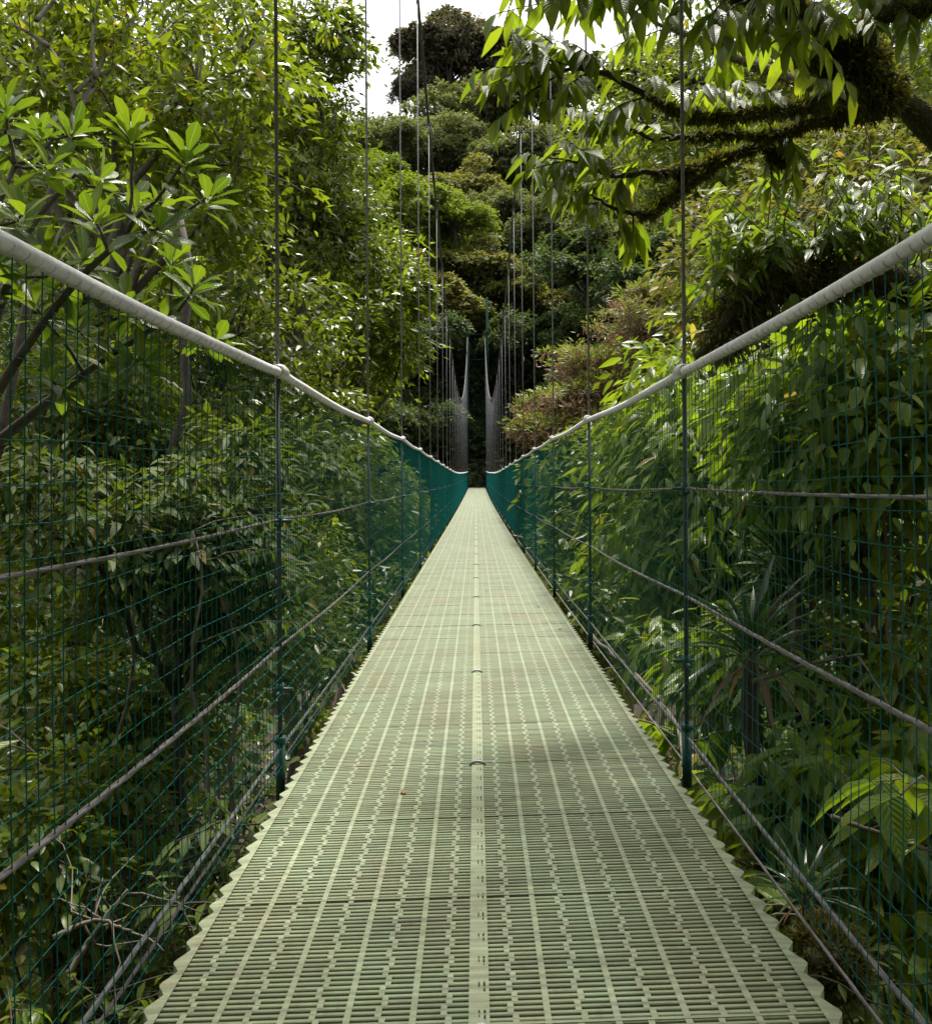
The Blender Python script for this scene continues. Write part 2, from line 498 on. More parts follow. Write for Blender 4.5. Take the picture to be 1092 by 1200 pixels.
def make_deck():
    mb = MB()
    pitch, bw, bh = .0205, .0098, .0065
    d = np.arange(D0, D1, pitch)
    n = len(d)
    u0, u1 = UL + .012, UR - .012
    ch = .0018      # worn, rounded edge of each slat
    c = [B(d + ch, u0), B(d + ch, u1), B(d + bw, u1), B(d + bw, u0), B(d, u0, -bh), B(d, u1, -bh), B(d + bw, u1, -bh), B(d + bw, u0, -bh), B(d, u0, -ch), B(d, u1, -ch)]
    v = np.stack(c, 1).reshape(-1, 3)
    o = (np.arange(n) * 10)[:, None]
    q = np.concatenate([o + np.array(f) for f in [(0, 1, 2, 3), (8, 9, 1, 0), (4, 5, 9, 8), (7, 3, 2, 6)]])
    mb.add(v, q)
    deck = mb.build('deck', M['deck'], bridge, smooth=False)
    # lengthwise ribs and the staggered webs between them
    ds = np.arange(D0, D1, .4)
    rb = MB()
    def strip(m, ua, ub, v, h):
        k = len(ds)
        c = np.stack([B(ds, ua, v - h), B(ds, ua, v), B(ds, ub, v), B(ds, ub, v - h)], 1).reshape(-1, 3)
        i = (np.arange(k - 1) * 4)[:, None]
        m.add(c, np.concatenate([i + np.array(f) for f in [(0, 1, 5, 4), (1, 2, 6, 5), (2, 3, 7, 6)]]))
    ribs, webs = [], []
    for s, ue in ((-1, -UL), (1, UR)):
        st = (ue - .012) / 5.0
        for k in range(1, 5):
            ribs.append(s * st * k)
        for k in range(5):
            webs.append(s * st * (k + .5))
    for u in ribs:
        strip(rb, u - .0068, u + .0068, .0012, .007)
    wr = np.arange(n - 1)
    for u in webs:
        sh = np.where(wr % 4 < 2, -.005, .005) + u
        a, b = d[:-1] + bw * .6, d[:-1] + pitch + bw * .4
        c = np.stack([B(a, sh - .0065, .0006), B(a, sh + .0065, .0006), B(b, sh + .0065, .0006), B(b, sh - .0065, .0006)], 1).reshape(-1, 3)
        o = (np.arange(n - 1) * 4)[:, None]
        rb.add(c, o + np.array([(0, 1, 2, 3)]))
    rb.build('rib', M['deck_rib'], deck, smooth=False)
    # panel ends every 0.6 m
    sm = MB()
    for x in np.arange(2.47 - 6 * .592, D1, .592):
        sm.add(np.stack([B(x, UL + .006, .002), B(x, UR - .006, .002), B(x + .009, UR - .006, .002), B(x + .009, UL + .006, .002),
                         B(x, UL + .006, -.003), B(x, UR - .006, -.003)]), [(0, 1, 2, 3), (4, 5, 1, 0)])
    sm.build('panel_end', M['deck'], deck, smooth=False)
    # middle joint strip: two flanges with a line of slots
    cs = MB()
    strip(cs, -.0215, -.0015, .0042, .02)
    strip(cs, .0015, .0095, .0042, .02)
    strip(cs, .0135, .0215, .0042, .02)
    for x in np.arange(D0 + .05, D1, .11):      # bridges between the slots
        cs.add(np.stack([B(x, .009, .0036), B(x, .014, .0036), B(x + .07, .014, .0036), B(x + .07, .009, .0036)]), [(0, 1, 2, 3)])
        cs.add(np.stack([B(x, -.002, .0036), B(x, .002, .0036), B(x + .085, .002, .0036), B(x + .085, -.002, .0036)]), [(0, 1, 2, 3)])
    st = cs.build('joint_strip', M['deck_rib'], deck, smooth=False)
    for x in np.arange(1.86, 60, 1.77):
        cl = MB()
        P = np.stack([B(x - .004 + .003 * (k % 2), -.03 + .0075 * k, .004 + .010 * math.sin(math.pi * k / 8)) for k in range(9)])
        cl.tube(P, .006, 6)
        cl.build('clip', M['clip'], bridge)
    # toothed edge
    for s, ue in ((-1, UL), (1, UR)):
        eb = MB()
        ph = np.array([0, .2, .38, .48, .6, .8, .98])
        off = np.array([0, .010, .021, .024, .021, .009, 0])
        x = (np.arange(D0, D1 - .1, .098)[:, None] + ph[None] * .098).ravel()
        of = np.tile(off, len(x) // 7)
        ui, uo = ue - s * .022, ue + s * (of - .006)
        k = len(x)
        c = np.stack([B(x, ui, .003), B(x, uo, .003 - of * .15), B(x, uo, -.022), ], 1).reshape(-1, 3)
        i = (np.arange(k - 1) * 3)[:, None]
        f = [(0, 1, 4, 3), (1, 2, 5, 4)]
        if s < 0:
            f = [tuple(reversed(a)) for a in f]
        eb.add(c, np.concatenate([i + np.array(a) for a in f]))
        eb.build('toothed_edge', M['deck_rib'], deck, smooth=False)
    for x in POSTS:
        cb = MB()
        c = B(x, 0, -.075)
        cb.box(c + np.array([.012, 0, 0]), (1.42, .06, .08))
        cb.build('crossbeam', M['beam'], bridge, smooth=False)
make_deck()

def make_sides():
    for s in (-1, 1):
        name = 'left' if s < 0 else 'right'
        # ---- wire mesh
        mb = MB()
        d = np.arange(D0, D1, .05)
        n = len(d)
        rng = np.random.default_rng(5 + s)
        top = np.stack([side_x(d, s), d, rail_z(d, s)], -1)
        bot = B(d, HL if s < 0 else HR, .02)
        lean = rng.normal(size=n) * .004
        r = .00135
        K = 5
        for k in range(K):
            pass
        tt = np.linspace(0, 1, K)
        # slack: the mesh bellies a little between posts
        ph = ((d - POSTS[0]) % 3.0) / 3.0
        belly = .012 * np.sin(np.pi * ph)
        V = []
        for a in range(3):
            an = a * 2 * np.pi / 3
            o = np.array([math.cos(an) * r, math.sin(an) * r, 0])
            P = bot[:, None] * (1 - tt)[None, :, None] + top[:, None] * tt[None, :, None]
            P[:, :, 0] += s * belly[:, None] * np.sin(np.pi * tt)[None]
            P[:, :, 1] += lean[:, None] * np.sin(np.pi * tt * 1.5)[None]
            V.append(P + o)
        V = np.stack(V, 2).reshape(-1, 3)       # n, K, 3
        q = []
        base = (np.arange(n) * K * 3)[:, None]
        for k in range(K - 1):
            for a in range(3):
                b = (a + 1) % 3
                q.append(base + np.array([[k * 3 + a, k * 3 + b, k * 3 + 3 + b, k * 3 + 3 + a]]))
        mb.add(V, np.concatenate(q))
        dd = np.r_[np.arange(D0, 12, .15), np.arange(12, D1, .75)]
        ph = ((dd - POSTS[0]) % 3.0) / 3.0
        H = rail_z(dd, s) - B(dd, 0, 0)[:, 2]
        for k in range(22):
            f = (k + .6) / 22
            z = B(dd, HL if s < 0 else HR)[:, 2] + f * H
            wob = .004 * np.sin(dd * 2.1 + k * 1.7) + .003 * np.sin(dd * 9 + k)
            x = side_x(dd, s) + s * .012 * np.sin(np.pi * ph) * math.sin(math.pi * f)
            mb.tube(np.stack([x, dd, z + wob], -1), r * .7, 3, cap=False)
        mb.build('wire_mesh', M['wire'], bridge)
        # ---- handrail with white wraps at each hanger
        dd = np.r_[np.arange(D0, 14, .25), np.arange(14, D1, .75)]
        ph = ((dd - POSTS[0]) % 3.0) / 3.0
        sag = -.014 * np.sin(np.pi * ph) ** 2 + .006 * np.exp(-(np.minimum(ph, 1 - ph) * 3 / .12) ** 2)
        P = np.stack([side_x(dd, s), dd, rail_z(dd, s) + sag], -1)
        hb = MB()
        hb.tube(P, .0165, 12)
        for x in np.arange(D0 + .02, 9, .05):   # lacing loops of the mesh round the rail
            z = np.interp(x, dd, P[:, 2])
            an = np.linspace(1.05 * np.pi, 1.95 * np.pi, 7)
            cx = float(side_x(x, s))
            j = rng.normal() * .004
            hb.tube(np.stack([cx + .0162 * np.cos(an), x + j + .003 * np.cos(an), z - .0005 + .0167 * np.sin(an)], -1), .0018, 4, cap=False)
        rail = hb.build('handrail', M['rail'], bridge)
        for x in POSTS:
            if x < .8: continue
            wb = MB()
            y = np.linspace(-.06, .06, 9)
            z = np.interp(x + y, dd, P[:, 2])
            rad = .0172 + .0115 * np.sqrt(np.clip(1 - (y / .064) ** 2, 0, 1))
            wb.tube(np.stack([np.full(9, float(side_x(x, s))), x + y, z + .004], -1), rad, 12)
            wb.build('rail_wrap', M['wrap'], rail)
        # ---- lengthwise cables
        hh = [(.05, .75), (.105, 0), (.49, 0), (.975, 0)] if s < 0 else [(-.03, .81), (.10, 0), (.635, 0), (1.045, 0)]
        for k, (v, u) in enumerate(hh):
            cb = MB()
            da = np.arange(D0, 7, .012)
            db = np.arange(7, D1, .75)
            dc = np.r_[da, db]
            ph = ((dc - POSTS[0]) % 3.0) / 3.0
            uu = (s * u if u else (HL if s < 0 else HR) + s * .012)
            zz = B(dc, uu, v)
            zz[:, 2] += -.012 * np.sin(np.pi * ph) * (1 if k else .2) + (.03 * np.clip(3 - dc, 0, 3) / 3 if (k == 2 and s < 0) else 0)
            cb.tube(zz[:len(da)], .004 if k == 0 else (.0058 if k < 3 else .0043), 12, lobed=.16, twist=.16)
            cb.tube(zz[len(da) - 1:], .006, 6)
            cb.build('stay_cable', M['cable'], bridge)
        # ---- main cable
        dd = np.arange(-2.5, 82.6, .9)
        mc = MB()
        mc.tube(np.stack([side_x(dd, s) - s * .0 , dd, main_z(dd)], -1), .021, 8)
        mc.build('main_cable', M['maincable'], bridge)
        # ---- hangers
        for x in POSTS:
            hx = float(side_x(x, s)) + s * .012
            zb = float(B(x, s * .77)[2])
            zr = float(rail_z(x, s))
            zt = float(main_z(x))
            hg = MB()
            hg.tube([(hx, x, zr - .02), (hx - s * .006, x, (zr + zt) / 2), (hx - s * .012, x, zt)], .0072, 8)
            h = hg.build('hanger', M['galv'], bridge)
            ps = MB()
            ps.tube([(hx, x, zb + .05), (hx, x, zr - .01)], .0095, 8)
            ps.build('post', M['post'], h)
            sl = MB()
            sl.tube([(hx, x, zb - .09), (hx, x, zb + .13)], .018, 10)
            sl.tube([(hx, x, zb + .128), (hx, x, zb + .150)], .023, 10)
            sl.build('sleeve', M['clamp'], h)
            for v in ((.33, .97) if s < 0 else (.39, 1.045)):
                cl = MB()
                cl.tube([(hx, x, zb + v - .022), (hx, x, zb + v + .022)], .017, 10)
                cl.tube([(hx - s * .05, x, zb + v), (hx + s * .03, x, zb + v)], .007, 6)
                cl.tube([(hx, x - .06, zb + v - .012), (hx, x + .05, zb + v - .006)], .007, 6)
                cl.build('clamp', M['clamp'], h)
            cp = MB()
            cp.tube([(hx - s * .012, x, zt - .16), (hx - s * .012, x, zt + .03)], .017, 6)
            cp.tube([(hx - s * .012, x - .05, zt), (hx - s * .012, x + .05, zt)], .03, 6)
            cp.build('cable_clip', M['galv'], h)
make_sides()

# far tower
tw = empty('suspension_tower', (0, 82.5, float(G(0, 82.5))), 'slim dark green braced steel tower at the far end of the footbridge', 'tower')
def make_tower():
    o = np.array([0, 82.5, float(G(0, 82.5))])
    xs = (-.60, 1.12)
    tops = (12.6 + EZ, 15.6 + EZ)
    for x, t in zip(xs, tops):
        for dx in (-.09, .09):
            for dy in (-.09, .09):
                pass
        p = MB()
        p.tube([(x, 82.5, o[2]), (x, 82.5, t)], .10, 8)
        p.build('post', M['tower'], tw, o)
    br = MB()
    zs = np.arange(1.2, 12.6, 2.2)
    for i, z in enumerate(zs):
        br.tube([(xs[0], 82.5, z + 1.2), (xs[1], 82.5, z + 1.2)], .025, 6)
        if z > 1.5:
            br.tube([(xs[0], 82.45, z - 1.0), (xs[1], 82.45, z + 1.2)], .02, 6)
            br.tube([(xs[1], 82.55, z - 1.0), (xs[0], 82.55, z + 1.2)], .02, 6)
    br.build('bracing', M['tower'], tw, o)
    for x in xs:
        s = MB()
        s.box((x, 82.5, 12.4 + EZ), (.36, .5, .22))
        s.build('cable_saddle', M['tower'], tw, o, smooth=False)
make_tower()

# ------------------------------------------------------------------ plants
def cluster_leaves(mb, lobes, n, Lf, kind, w, rng, per=30, flat=.5, droop=.35, upbias=.5, inner=.45, spread=.16, wood=None, wr=.01, centre_of=None):
    """leaves in clumps on the shell of each lobe"""
    for (c, r) in lobes:
        r = np.asarray(r, float) * np.ones(3)
        rm = r.mean()
        nc = max(3, int(n * (1.0) / per))
        dd = rnd_dir(nc * 2, rng)
        dd = dd[(dd[:, 2] > -.55) | (rng.random(len(dd)) < .35)][:nc]
        nc = len(dd)
        rad = inner + (1 - inner) * rng.random(nc) ** .55
        rad *= 1 + .22 * np.sin(dd[:, 0] * 4 + c[0] * 3) * np.cos(dd[:, 1] * 5 + dd[:, 2] * 4 + c[2])
        cc = c + dd * rad[:, None] * r
        k = rng.integers(int(per * .6), int(per * 1.4) + 1, nc)
        idx = np.repeat(np.arange(nc), k)
        m = len(idx)
        sp = rm * spread * (.7 + .6 * rng.random(nc))[idx]
        off = rng.normal(size=(m, 3)) * sp[:, None] * np.array([1, 1, flat])
        # clumps bow down at the rim
        off[:, 2] -= .6 * (off[:, 0] ** 2 + off[:, 1] ** 2) / (sp * 2.2)
        P = cc[idx] + off
        out = unit(off * np.array([1, 1, .3]) + rng.normal(size=(m, 3)) * sp[:, None] * .5 + dd[idx] * sp[:, None] * .6)
        D = out + np.array([0, 0, -droop]) + rng.normal(size=(m, 3)) * .35
        U = np.array([0, 0, 1.]) + rng.normal(size=(m, 3)) * .45 + dd[idx] * upbias
        put_leaves(mb, P, D, U, Lf * (.65 + .7 * rng.random(m)), kind, w, rng)
        if wood is not None:
            for j in range(0, nc, 2):
                wood.tube(wobble(c - np.array([0, 0, r[2] * .3]), cc[j], 5, .12, rng), np.linspace(wr, wr * .35, 5), 4, cap=False)

def lobed_tree(name, label, cat, lobes, n, Lf, leaf, kind='flat', w=.42, bark='bark', group=None, base=None, seed=0, tr=None, part='crown', up=None, **kw):
    """lobes in photo pixels: (px, py, depth, radius in m); rooted on the ground below"""
    rng = np.random.default_rng(seed)
    ws = [(L(a, b, d), r) for a, b, d, r in lobes]
    cen = np.mean([c for c, _ in ws], 0)
    if base is None:
        base = (cen[0] + rng.normal() * .4, cen[1] + .3)
    b = np.array([base[0], base[1], float(G(base[0], base[1]))])
    b[2] -= .15
    o = empty(name, b, label, cat, group)
    h = cen[2] - b[2]
    tr = tr or max(.04, h * .010)
    wd = MB()
    zmin = min(c[2] for c, _ in ws)
    fork = np.array([cen[0] * .7 + b[0] * .3, cen[1] * .7 + b[1] * .3, b[2] + max(.35 * h, min(.75 * h, (zmin - b[2]) * .85))])
    tp = wobble(b, fork, 9, .05, rng)
    wd.tube(tp, np.linspace(tr * 1.25, tr * .8, 9), 9)
    wd.build('trunk', M[bark], o, b)
    lm = MB()
    for c, r in ws:
        rm = float(np.mean(r))
        p = wobble(fork, c, 8, .09, rng, sag=.04)
        lm.tube(p, np.linspace(tr * .6, max(.012, tr * .18), 8), 6)
    cr = MB()
    cluster_leaves(cr, ws, n, Lf, kind, w, rng, wood=lm, wr=max(.006, tr * .14), **kw)
    lm.build('limbs', M[bark], o, b)
    cr.build(part, M[leaf], o, b)
    return o

# ---- hillside wood beyond the bridge: single crowns that can be told apart
def far_proto(seed, leaf, R_, n, Lf, flatness=.9, nl=13):
    rng = np.random.default_rng(seed)
    lobes = []
    for k in range(nl):
        a = k / nl * 2 * np.pi + rng.random()
        rr = R_ * (.2 + .62 * rng.random())
        lobes.append((np.array([rr * math.cos(a), rr * math.sin(a), R_ * (1.0 + .85 * rng.random() * flatness)]), R_ * np.array([.42, .42, .24]) * (.55 + .6 * rng.random())))
    lobes.append((np.array([R_ * .1, 0, R_ * (1.45 + .4 * flatness)]), R_ * np.array([.4, .4, .3])))
    wd, lm, cr = MB(), MB(), MB()
    top = np.array([0, 0, R_ * 1.1])
    wd.tube(wobble((0, 0, -1.5), top, 8, .03, rng), np.linspace(R_ * .055, R_ * .035, 8), 7)
    for c, r in lobes:
        lm.tube(wobble(top * (.55 + .4 * rng.random()), c, 6, .08, rng), np.linspace(R_ * .025, R_ * .008, 6), 5)
    cluster_leaves(cr, lobes, n, Lf, 'flat', .6, rng, per=44, spread=.14, flat=.4, droop=.2, wood=lm, wr=R_ * .006)
    return wd, lm, cr, leaf

FAR = {}
def far_tree(key, px, py, d, r, label, group=None, name='tree', cat='tree', rz=0., sz=1.):
    """crown centred on a photo pixel, rooted on the hill: crown top radius r metres"""
    wd, lm, cr, leaf = PROTO[key]
    c = L(px, py, d)
    s = r / 5.0
    g = float(G(c[0], c[1]))
    ch = c[2] - g               # crown centre height above ground
    zc = 7.2 * s                # proto crown centre at 1.44 R
    b = np.array([c[0], c[1], c[2] - zc])
    if key not in FAR:
        o = empty(name, (0, 0, 0), label, cat, group)
        wd.build('trunk', M['bark_dark'], o)
        lm.build('limbs', M['bark_dark'], o)
        cr.build('crown', M[leaf], o)
        FAR[key] = o
    else:
        o = copy_tree(FAR[key], b, rz, 1., label)
        o.name = name
        if group: o['group'] = group
        elif 'group' in o: del o['group']
    o.location = b
    o.rotation_euler = (0, 0, rz)
    o.scale = (s, s, s * sz)
    if b[2] - 1.5 * s * sz > g:     # lengthen the trunk down to the slope
        ex = MB()
        ex.tube([(0, 0, (g - .5 - b[2]) / (s * sz)), (0, 0, -1.3)], 5 * .055, 7)
        ex.build('trunk_base', M['bark_dark'], o)
    return o

PROTO = {
    'plum': far_proto(1, 'lf_plum', 5., 2300, .34),
    'grey': far_proto(2, 'lf_grey', 5., 2000, .30),
    'fresh': far_proto(3, 'lf_fresh', 5., 1600, .30),
    'olive': far_proto(4, 'lf_olive', 5., 1600, .30, flatness=.7, nl=14),
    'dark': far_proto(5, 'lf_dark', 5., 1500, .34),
}
far_tree('plum', 528, 62, 168, 11.5, 'dark plum-brown rounded tree standing highest on the skyline', rz=.3, sz=1.0)
far_tree('plum', 488, 98, 160, 4.2, 'small dark purplish tree against the sky left of the skyline tree', rz=2)
far_tree('grey', 560, 135, 150, 10, 'grey-olive spreading tree just below the skyline tree', rz=.5)
far_tree('grey', 640, 110, 158, 9.5, 'pale grey-brown crown right of the grey-olive spreading tree', rz=1.5)
far_tree('grey', 520, 175, 140, 8.5, 'grey-olive crown above the bright green crown', rz=2.6)
far_tree('grey', 632, 195, 128, 9, 'grey-green crown with gaps on its trunk above the dark layered trees', rz=4.0)
far_tree('fresh', 470, 232, 92, 5.6, 'bright green round crown right of the left main cable top', rz=.4, sz=.9)
far_tree('fresh', 535, 238, 98, 4.4, 'bright green crown behind the left hangers', rz=2.1, sz=.85)
far_tree('fresh', 445, 205, 105, 4.6, 'light green crown highest among the bright green ones', rz=3.3)
far_tree('fresh', 420, 300, 80, 4.5, 'light green crown low at the left of the bright green ones', rz=1.3)
far_tree('olive', 560, 285, 96, 6.0, 'olive layered tree with orange-tinted leaf tiers in the middle of the hill', rz=.8, sz=.8)
far_tree('olive', 530, 335, 90, 4.8, 'olive tiered crown below the orange-tinted one', rz=2.2, sz=.75)
far_tree('olive', 610, 330, 94, 5, 'dull olive crown behind the right hangers', rz=3.2, sz=.8)
far_tree('dark', 690, 300, 80, 5.4, 'dark blue-green crown right of the right hangers', rz=.2)
far_tree('dark', 660, 395, 84, 5, 'dark green crown behind the right hangers, above the rusty tree', rz=1.2)
far_tree('dark', 610, 420, 90, 4.4, 'blackish green crown just right of the tower', rz=2.2)
far_tree('dark', 515, 420, 90, 4.6, 'blackish green crown just left of the tower', rz=3.1)
far_tree('dark', 470, 400, 78, 4.6, 'dark crown behind the yellow-green branches left of the tower', rz=4.2)
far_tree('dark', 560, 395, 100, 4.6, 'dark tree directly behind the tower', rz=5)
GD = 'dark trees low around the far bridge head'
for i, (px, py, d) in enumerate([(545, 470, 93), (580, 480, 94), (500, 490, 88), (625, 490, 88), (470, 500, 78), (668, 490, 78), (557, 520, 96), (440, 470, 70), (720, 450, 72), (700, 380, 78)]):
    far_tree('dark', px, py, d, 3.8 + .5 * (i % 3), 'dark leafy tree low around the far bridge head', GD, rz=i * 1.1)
far_tree('grey', 705, 215, 105, 6.5, 'grey-green crown right of the right main cable', rz=.9)
far_tree('grey', 760, 95, 150, 10, 'pale crown on the skyline behind the drooping big leaves', rz=2.9)
far_tree('fresh', 1060, 260, 60, 4.4, 'pale green crown at the right edge above the handrail', rz=.9)
far_tree('fresh', 985, 200, 75, 5, 'green crown behind the mossy boughs at the right', rz=1.9)
far_tree('olive', 880, 250, 70, 5.5, 'olive crown behind the mossy boughs', rz=.6)
far_tree('olive', 800, 260, 78, 5, 'dull crown left of the right hand hanger', rz=.1)
far_tree('dark', 770, 310, 66, 4.4, 'dark blue-green crown left of the mossy log', rz=.1)
far_tree('grey', 425, 180, 140, 6, 'grey-green crown on the skyline at the left', rz=1.9)

GM = 'mid-green trees packed on the hill beyond the bridge'
for i, (px, py, d, k) in enumerate([(585, 250, 112, 'grey'), (650, 265, 106, 'grey'), (500, 285, 104, 'fresh'), (590, 185, 132, 'grey'), (690, 165, 135, 'grey'), (555, 215, 122, 'olive'), (640, 345, 98, 'dark'), (470, 330, 88, 'olive'),
                                    (500, 370, 94, 'dark'), (590, 375, 98, 'olive'), (455, 165, 130, 'grey'), (720, 260, 98, 'grey'), (625, 60, 172, 'grey'), (600, 100, 165, 'plum'), (575, 320, 104, 'dark')]):
    far_tree(k, px, py, d, 5.2 + .7 * (i % 3), 'mid-sized leafy tree packed among others on the hill', GM, rz=i * 1.3 + .4)

def make_wood():
    """the rest of the wooded slopes: one mass"""
    rng = np.random.default_rng(77)
    cr = MB()
    lobes = []
    for _ in range(520):
        y = 84 + 105 * rng.random()
        x = (rng.random() - .5) * 1.25 * y + 4 * rng.normal()
        r = 3.0 + 2.6 * rng.random()
        lobes.append((np.array([x, y, float(G(x, y)) + r * (.35 + 1.1 * rng.random())]), r * np.array([1, 1, .8])))
    for _ in range(170):        # both flanks of the ravine
        y = 24 + 60 * rng.random()
        s = 1 if rng.random() < .5 else -1
        x = s * (10 + (.35 * y + 16) * rng.random())
        r = 2.0 + 2. * rng.random()
        lobes.append((np.array([x, y, float(G(x, y)) + r * (.6 + 1.4 * rng.random())]), r * np.array([1, 1, .8])))
    for _ in range(90):         # and the near bank behind the viewer
        y = -5 - 22 * rng.random()
        x = (rng.random() - .5) * 40
        if abs(x) < 2.2 and y > -9:
            x += 4.5 * np.sign(x)
        r = 1.7 + 1.6 * rng.random()
        lobes.append((np.array([x, y, 1.5 + 11 * rng.random()]), r * np.array([1, 1, .8])))
    cluster_leaves(cr, lobes, 620, .55, 'flat', .6, rng, per=24, spread=.2, flat=.5, droop=.2)
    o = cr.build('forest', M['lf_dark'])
    tag(o, 'dense dark forest covering the slopes on the far side and flanks of the ravine', 'forest', kind='stuff')
make_wood()

# ---- left side, middle distance
lobed_tree('tree', 'tall leafy tree at the left sky edge, reaching the top of the photo', 'tree',
    [(385, 45, 17, .8), (365, 110, 17, 1.0), (340, 60, 17.5, 1.3), (330, 180, 16.5, 1.3), (385, 215, 17, .95), (350, 285, 16.5, 1.2), (300, 120, 18, 1.4), (408, 290, 17.5, .8), (300, 250, 17, 1.2)],
    1700, .15, 'lf_mid', seed=21, up=.5, per=40, spread=.15, base=(-3.6, 17.3))
lobed_tree('tree', 'yellow-green leafy tree standing left of the second and third left hangers', 'tree',
    [(450, 320, 22, 1.05), (478, 345, 22, .65), (425, 372, 21, 1.2), (470, 405, 22, .7), (385, 420, 21, 1.3), (420, 455, 22, 1.), (360, 350, 22, 1.3)],
    1300, .19, 'lf_yellow', seed=22, per=36, spread=.15, base=(-4.2, 22))
lobed_tree('tree', 'olive-green tree with pale bare forked boughs at the upper left', 'tree',
    [(40, 40, 11, 1.1), (150, 25, 11.5, 1.1), (235, 70, 11, 1.1), (275, 160, 11, 1.0), (90, 95, 12, 1.0), (200, 140, 11.5, 1.0), (10, 130, 11, 1.), (290, 30, 12, 1.0), (255, 235, 11, .9)],
    820, .15, 'lf_yellow', kind='ovate', seed=23, base=(-5.7, 11.4), bark='twig', inner=.3, per=34, spread=.15)
lobed_tree('tree', 'leafy tree behind the left mesh, dark crown just under the handrail', 'tree',
    [(280, 360, 12, 1.1), (230, 440, 11.5, 1.1), (330, 400, 12.5, .9), (150, 420, 11.5, 1.2), (300, 480, 12, 1.0), (375, 500, 13, .9), (60, 400, 11, 1.1)],
    1300, .13, 'lf_mid', kind='ovate', seed=24, per=36, spread=.14, base=(-4.6, 12), bark='bark_dark')
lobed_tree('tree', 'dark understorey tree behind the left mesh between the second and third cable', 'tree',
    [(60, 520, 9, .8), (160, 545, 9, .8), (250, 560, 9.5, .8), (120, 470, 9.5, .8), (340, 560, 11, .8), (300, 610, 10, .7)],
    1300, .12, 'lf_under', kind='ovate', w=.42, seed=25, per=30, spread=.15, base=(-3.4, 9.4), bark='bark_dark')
lobed_tree('tree', 'sunlit light green tree behind the left mesh beyond the first hanger', 'tree',
    [(400, 600, 20, 1.3), (445, 585, 22, 1.0), (380, 680, 19, 1.3), (440, 660, 21, 1.1), (475, 610, 25, .9), (345, 660, 17, 1.1)],
    1700, .2, 'lf_yellow', seed=26, base=(-2.9, 20.5))
lobed_tree('tree', 'mid green tree low in the ravine left of the deck', 'tree',
    [(330, 780, 14, 1.1), (380, 740, 15, 1.0), (420, 710, 18, 1.0), (300, 730, 13, 1.0)],
    1300, .17, 'lf_mid', seed=27, base=(-3.0, 14.5))
lobed_tree('tree', 'tall mid green tree filling the far upper left corner', 'tree',
    [(-40, 60, 18, 2.), (60, 160, 18, 1.8), (150, 80, 19, 1.8), (230, 30, 20, 1.8), (200, 200, 19, 1.8), (20, 0, 18, 2.), (290, 90, 21, 1.6), (110, 270, 18, 1.7), (260, 300, 19, 1.6)],
    1200, .2, 'lf_mid', seed=28, per=40, spread=.14, base=(-8.2, 18.5))
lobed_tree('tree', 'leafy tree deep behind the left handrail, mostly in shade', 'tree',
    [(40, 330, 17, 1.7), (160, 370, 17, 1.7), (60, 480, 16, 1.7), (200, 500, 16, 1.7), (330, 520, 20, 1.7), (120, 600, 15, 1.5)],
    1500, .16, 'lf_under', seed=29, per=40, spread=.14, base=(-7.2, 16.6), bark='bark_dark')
lobed_tree('tree', 'tree with thin crown beside the sky, left of the left main cable', 'tree',
    [(395, 215, 30, 1.5), (440, 290, 32, 1.2), (405, 270, 30, 1.5), (380, 160, 30, 1.3)],
    1500, .2, 'lf_mid', seed=30, base=(-4.6, 31))

lobed_tree('shrub', 'sunlit bushy yellow-green thicket low behind the left mesh', 'shrub',
    [(60, 820, 8, .6), (150, 860, 8, .55), (100, 930, 7, .5), (210, 800, 9, .6), (20, 720, 9, .7), (140, 740, 10, .7), (30, 1000, 6, .45)],
    1300, .11, 'lf_yellow', kind='ovate', seed=31, base=(-3.9, 8.6), part='foliage')
lobed_tree('tree', 'dark drooping-leaved tree in front of the mossy dead trunk at the left', 'tree',
    [(260, 640, 7.5, .5), (200, 610, 7.2, .5), (290, 700, 7.8, .5), (120, 640, 7, .5), (50, 590, 6.8, .5), (240, 720, 8, .5), (270, 560, 8, .5)],
    800, .12, 'lf_under', kind='ovate', w=.4, seed=32, per=26, base=(-2.6, 7.8), bark='bark_dark', droop=.5, spread=.17, flat=.6)

# ---- right side, middle distance
lobed_tree('tree', 'bright lance-leaved tree behind the right mesh next to the first right hanger', 'tree',
    [(790, 480, 9.5, .65), (840, 500, 9, .8), (775, 560, 10, .7), (800, 600, 9, .8), (880, 560, 8.5, .8), (785, 650, 10, .7), (860, 650, 8.5, .7), (800, 680, 9.3, .7)],
    900, .19, 'lf_shrub', kind='lance', w=.3, seed=41, base=(2.6, 9.4), droop=.8, flat=.7, spread=.24)
lobed_tree('tree', 'light green leafy tree farther back behind the right mesh', 'tree',
    [(690, 560, 17, 1.0), (720, 620, 16, 1.1), (680, 650, 18, .9), (760, 560, 16, 1.2), (840, 440, 15, 1.3), (900, 400, 15, 1.3), (860, 580, 14, 1.3), (930, 500, 14, 1.3), (1000, 430, 14, 1.3), (1060, 520, 13, 1.2)],
    1400, .2, 'lf_yellow', seed=42, base=(4.2, 16))
lobed_tree('tree', 'leafy yellow-green tree with big leaves at the right edge behind the mesh', 'tree',
    [(960, 440, 6.3, .55), (1040, 470, 6, .6), (1000, 540, 6.2, .55), (1080, 570, 6, .55), (930, 530, 6.8, .5), (1110, 420, 6.2, .6), (900, 470, 7.2, .5)],
    620, .16, 'lf_shrub', kind='ovate', w=.42, seed=43, base=(2.9, 6.5), droop=.7, spread=.26, flat=.8)
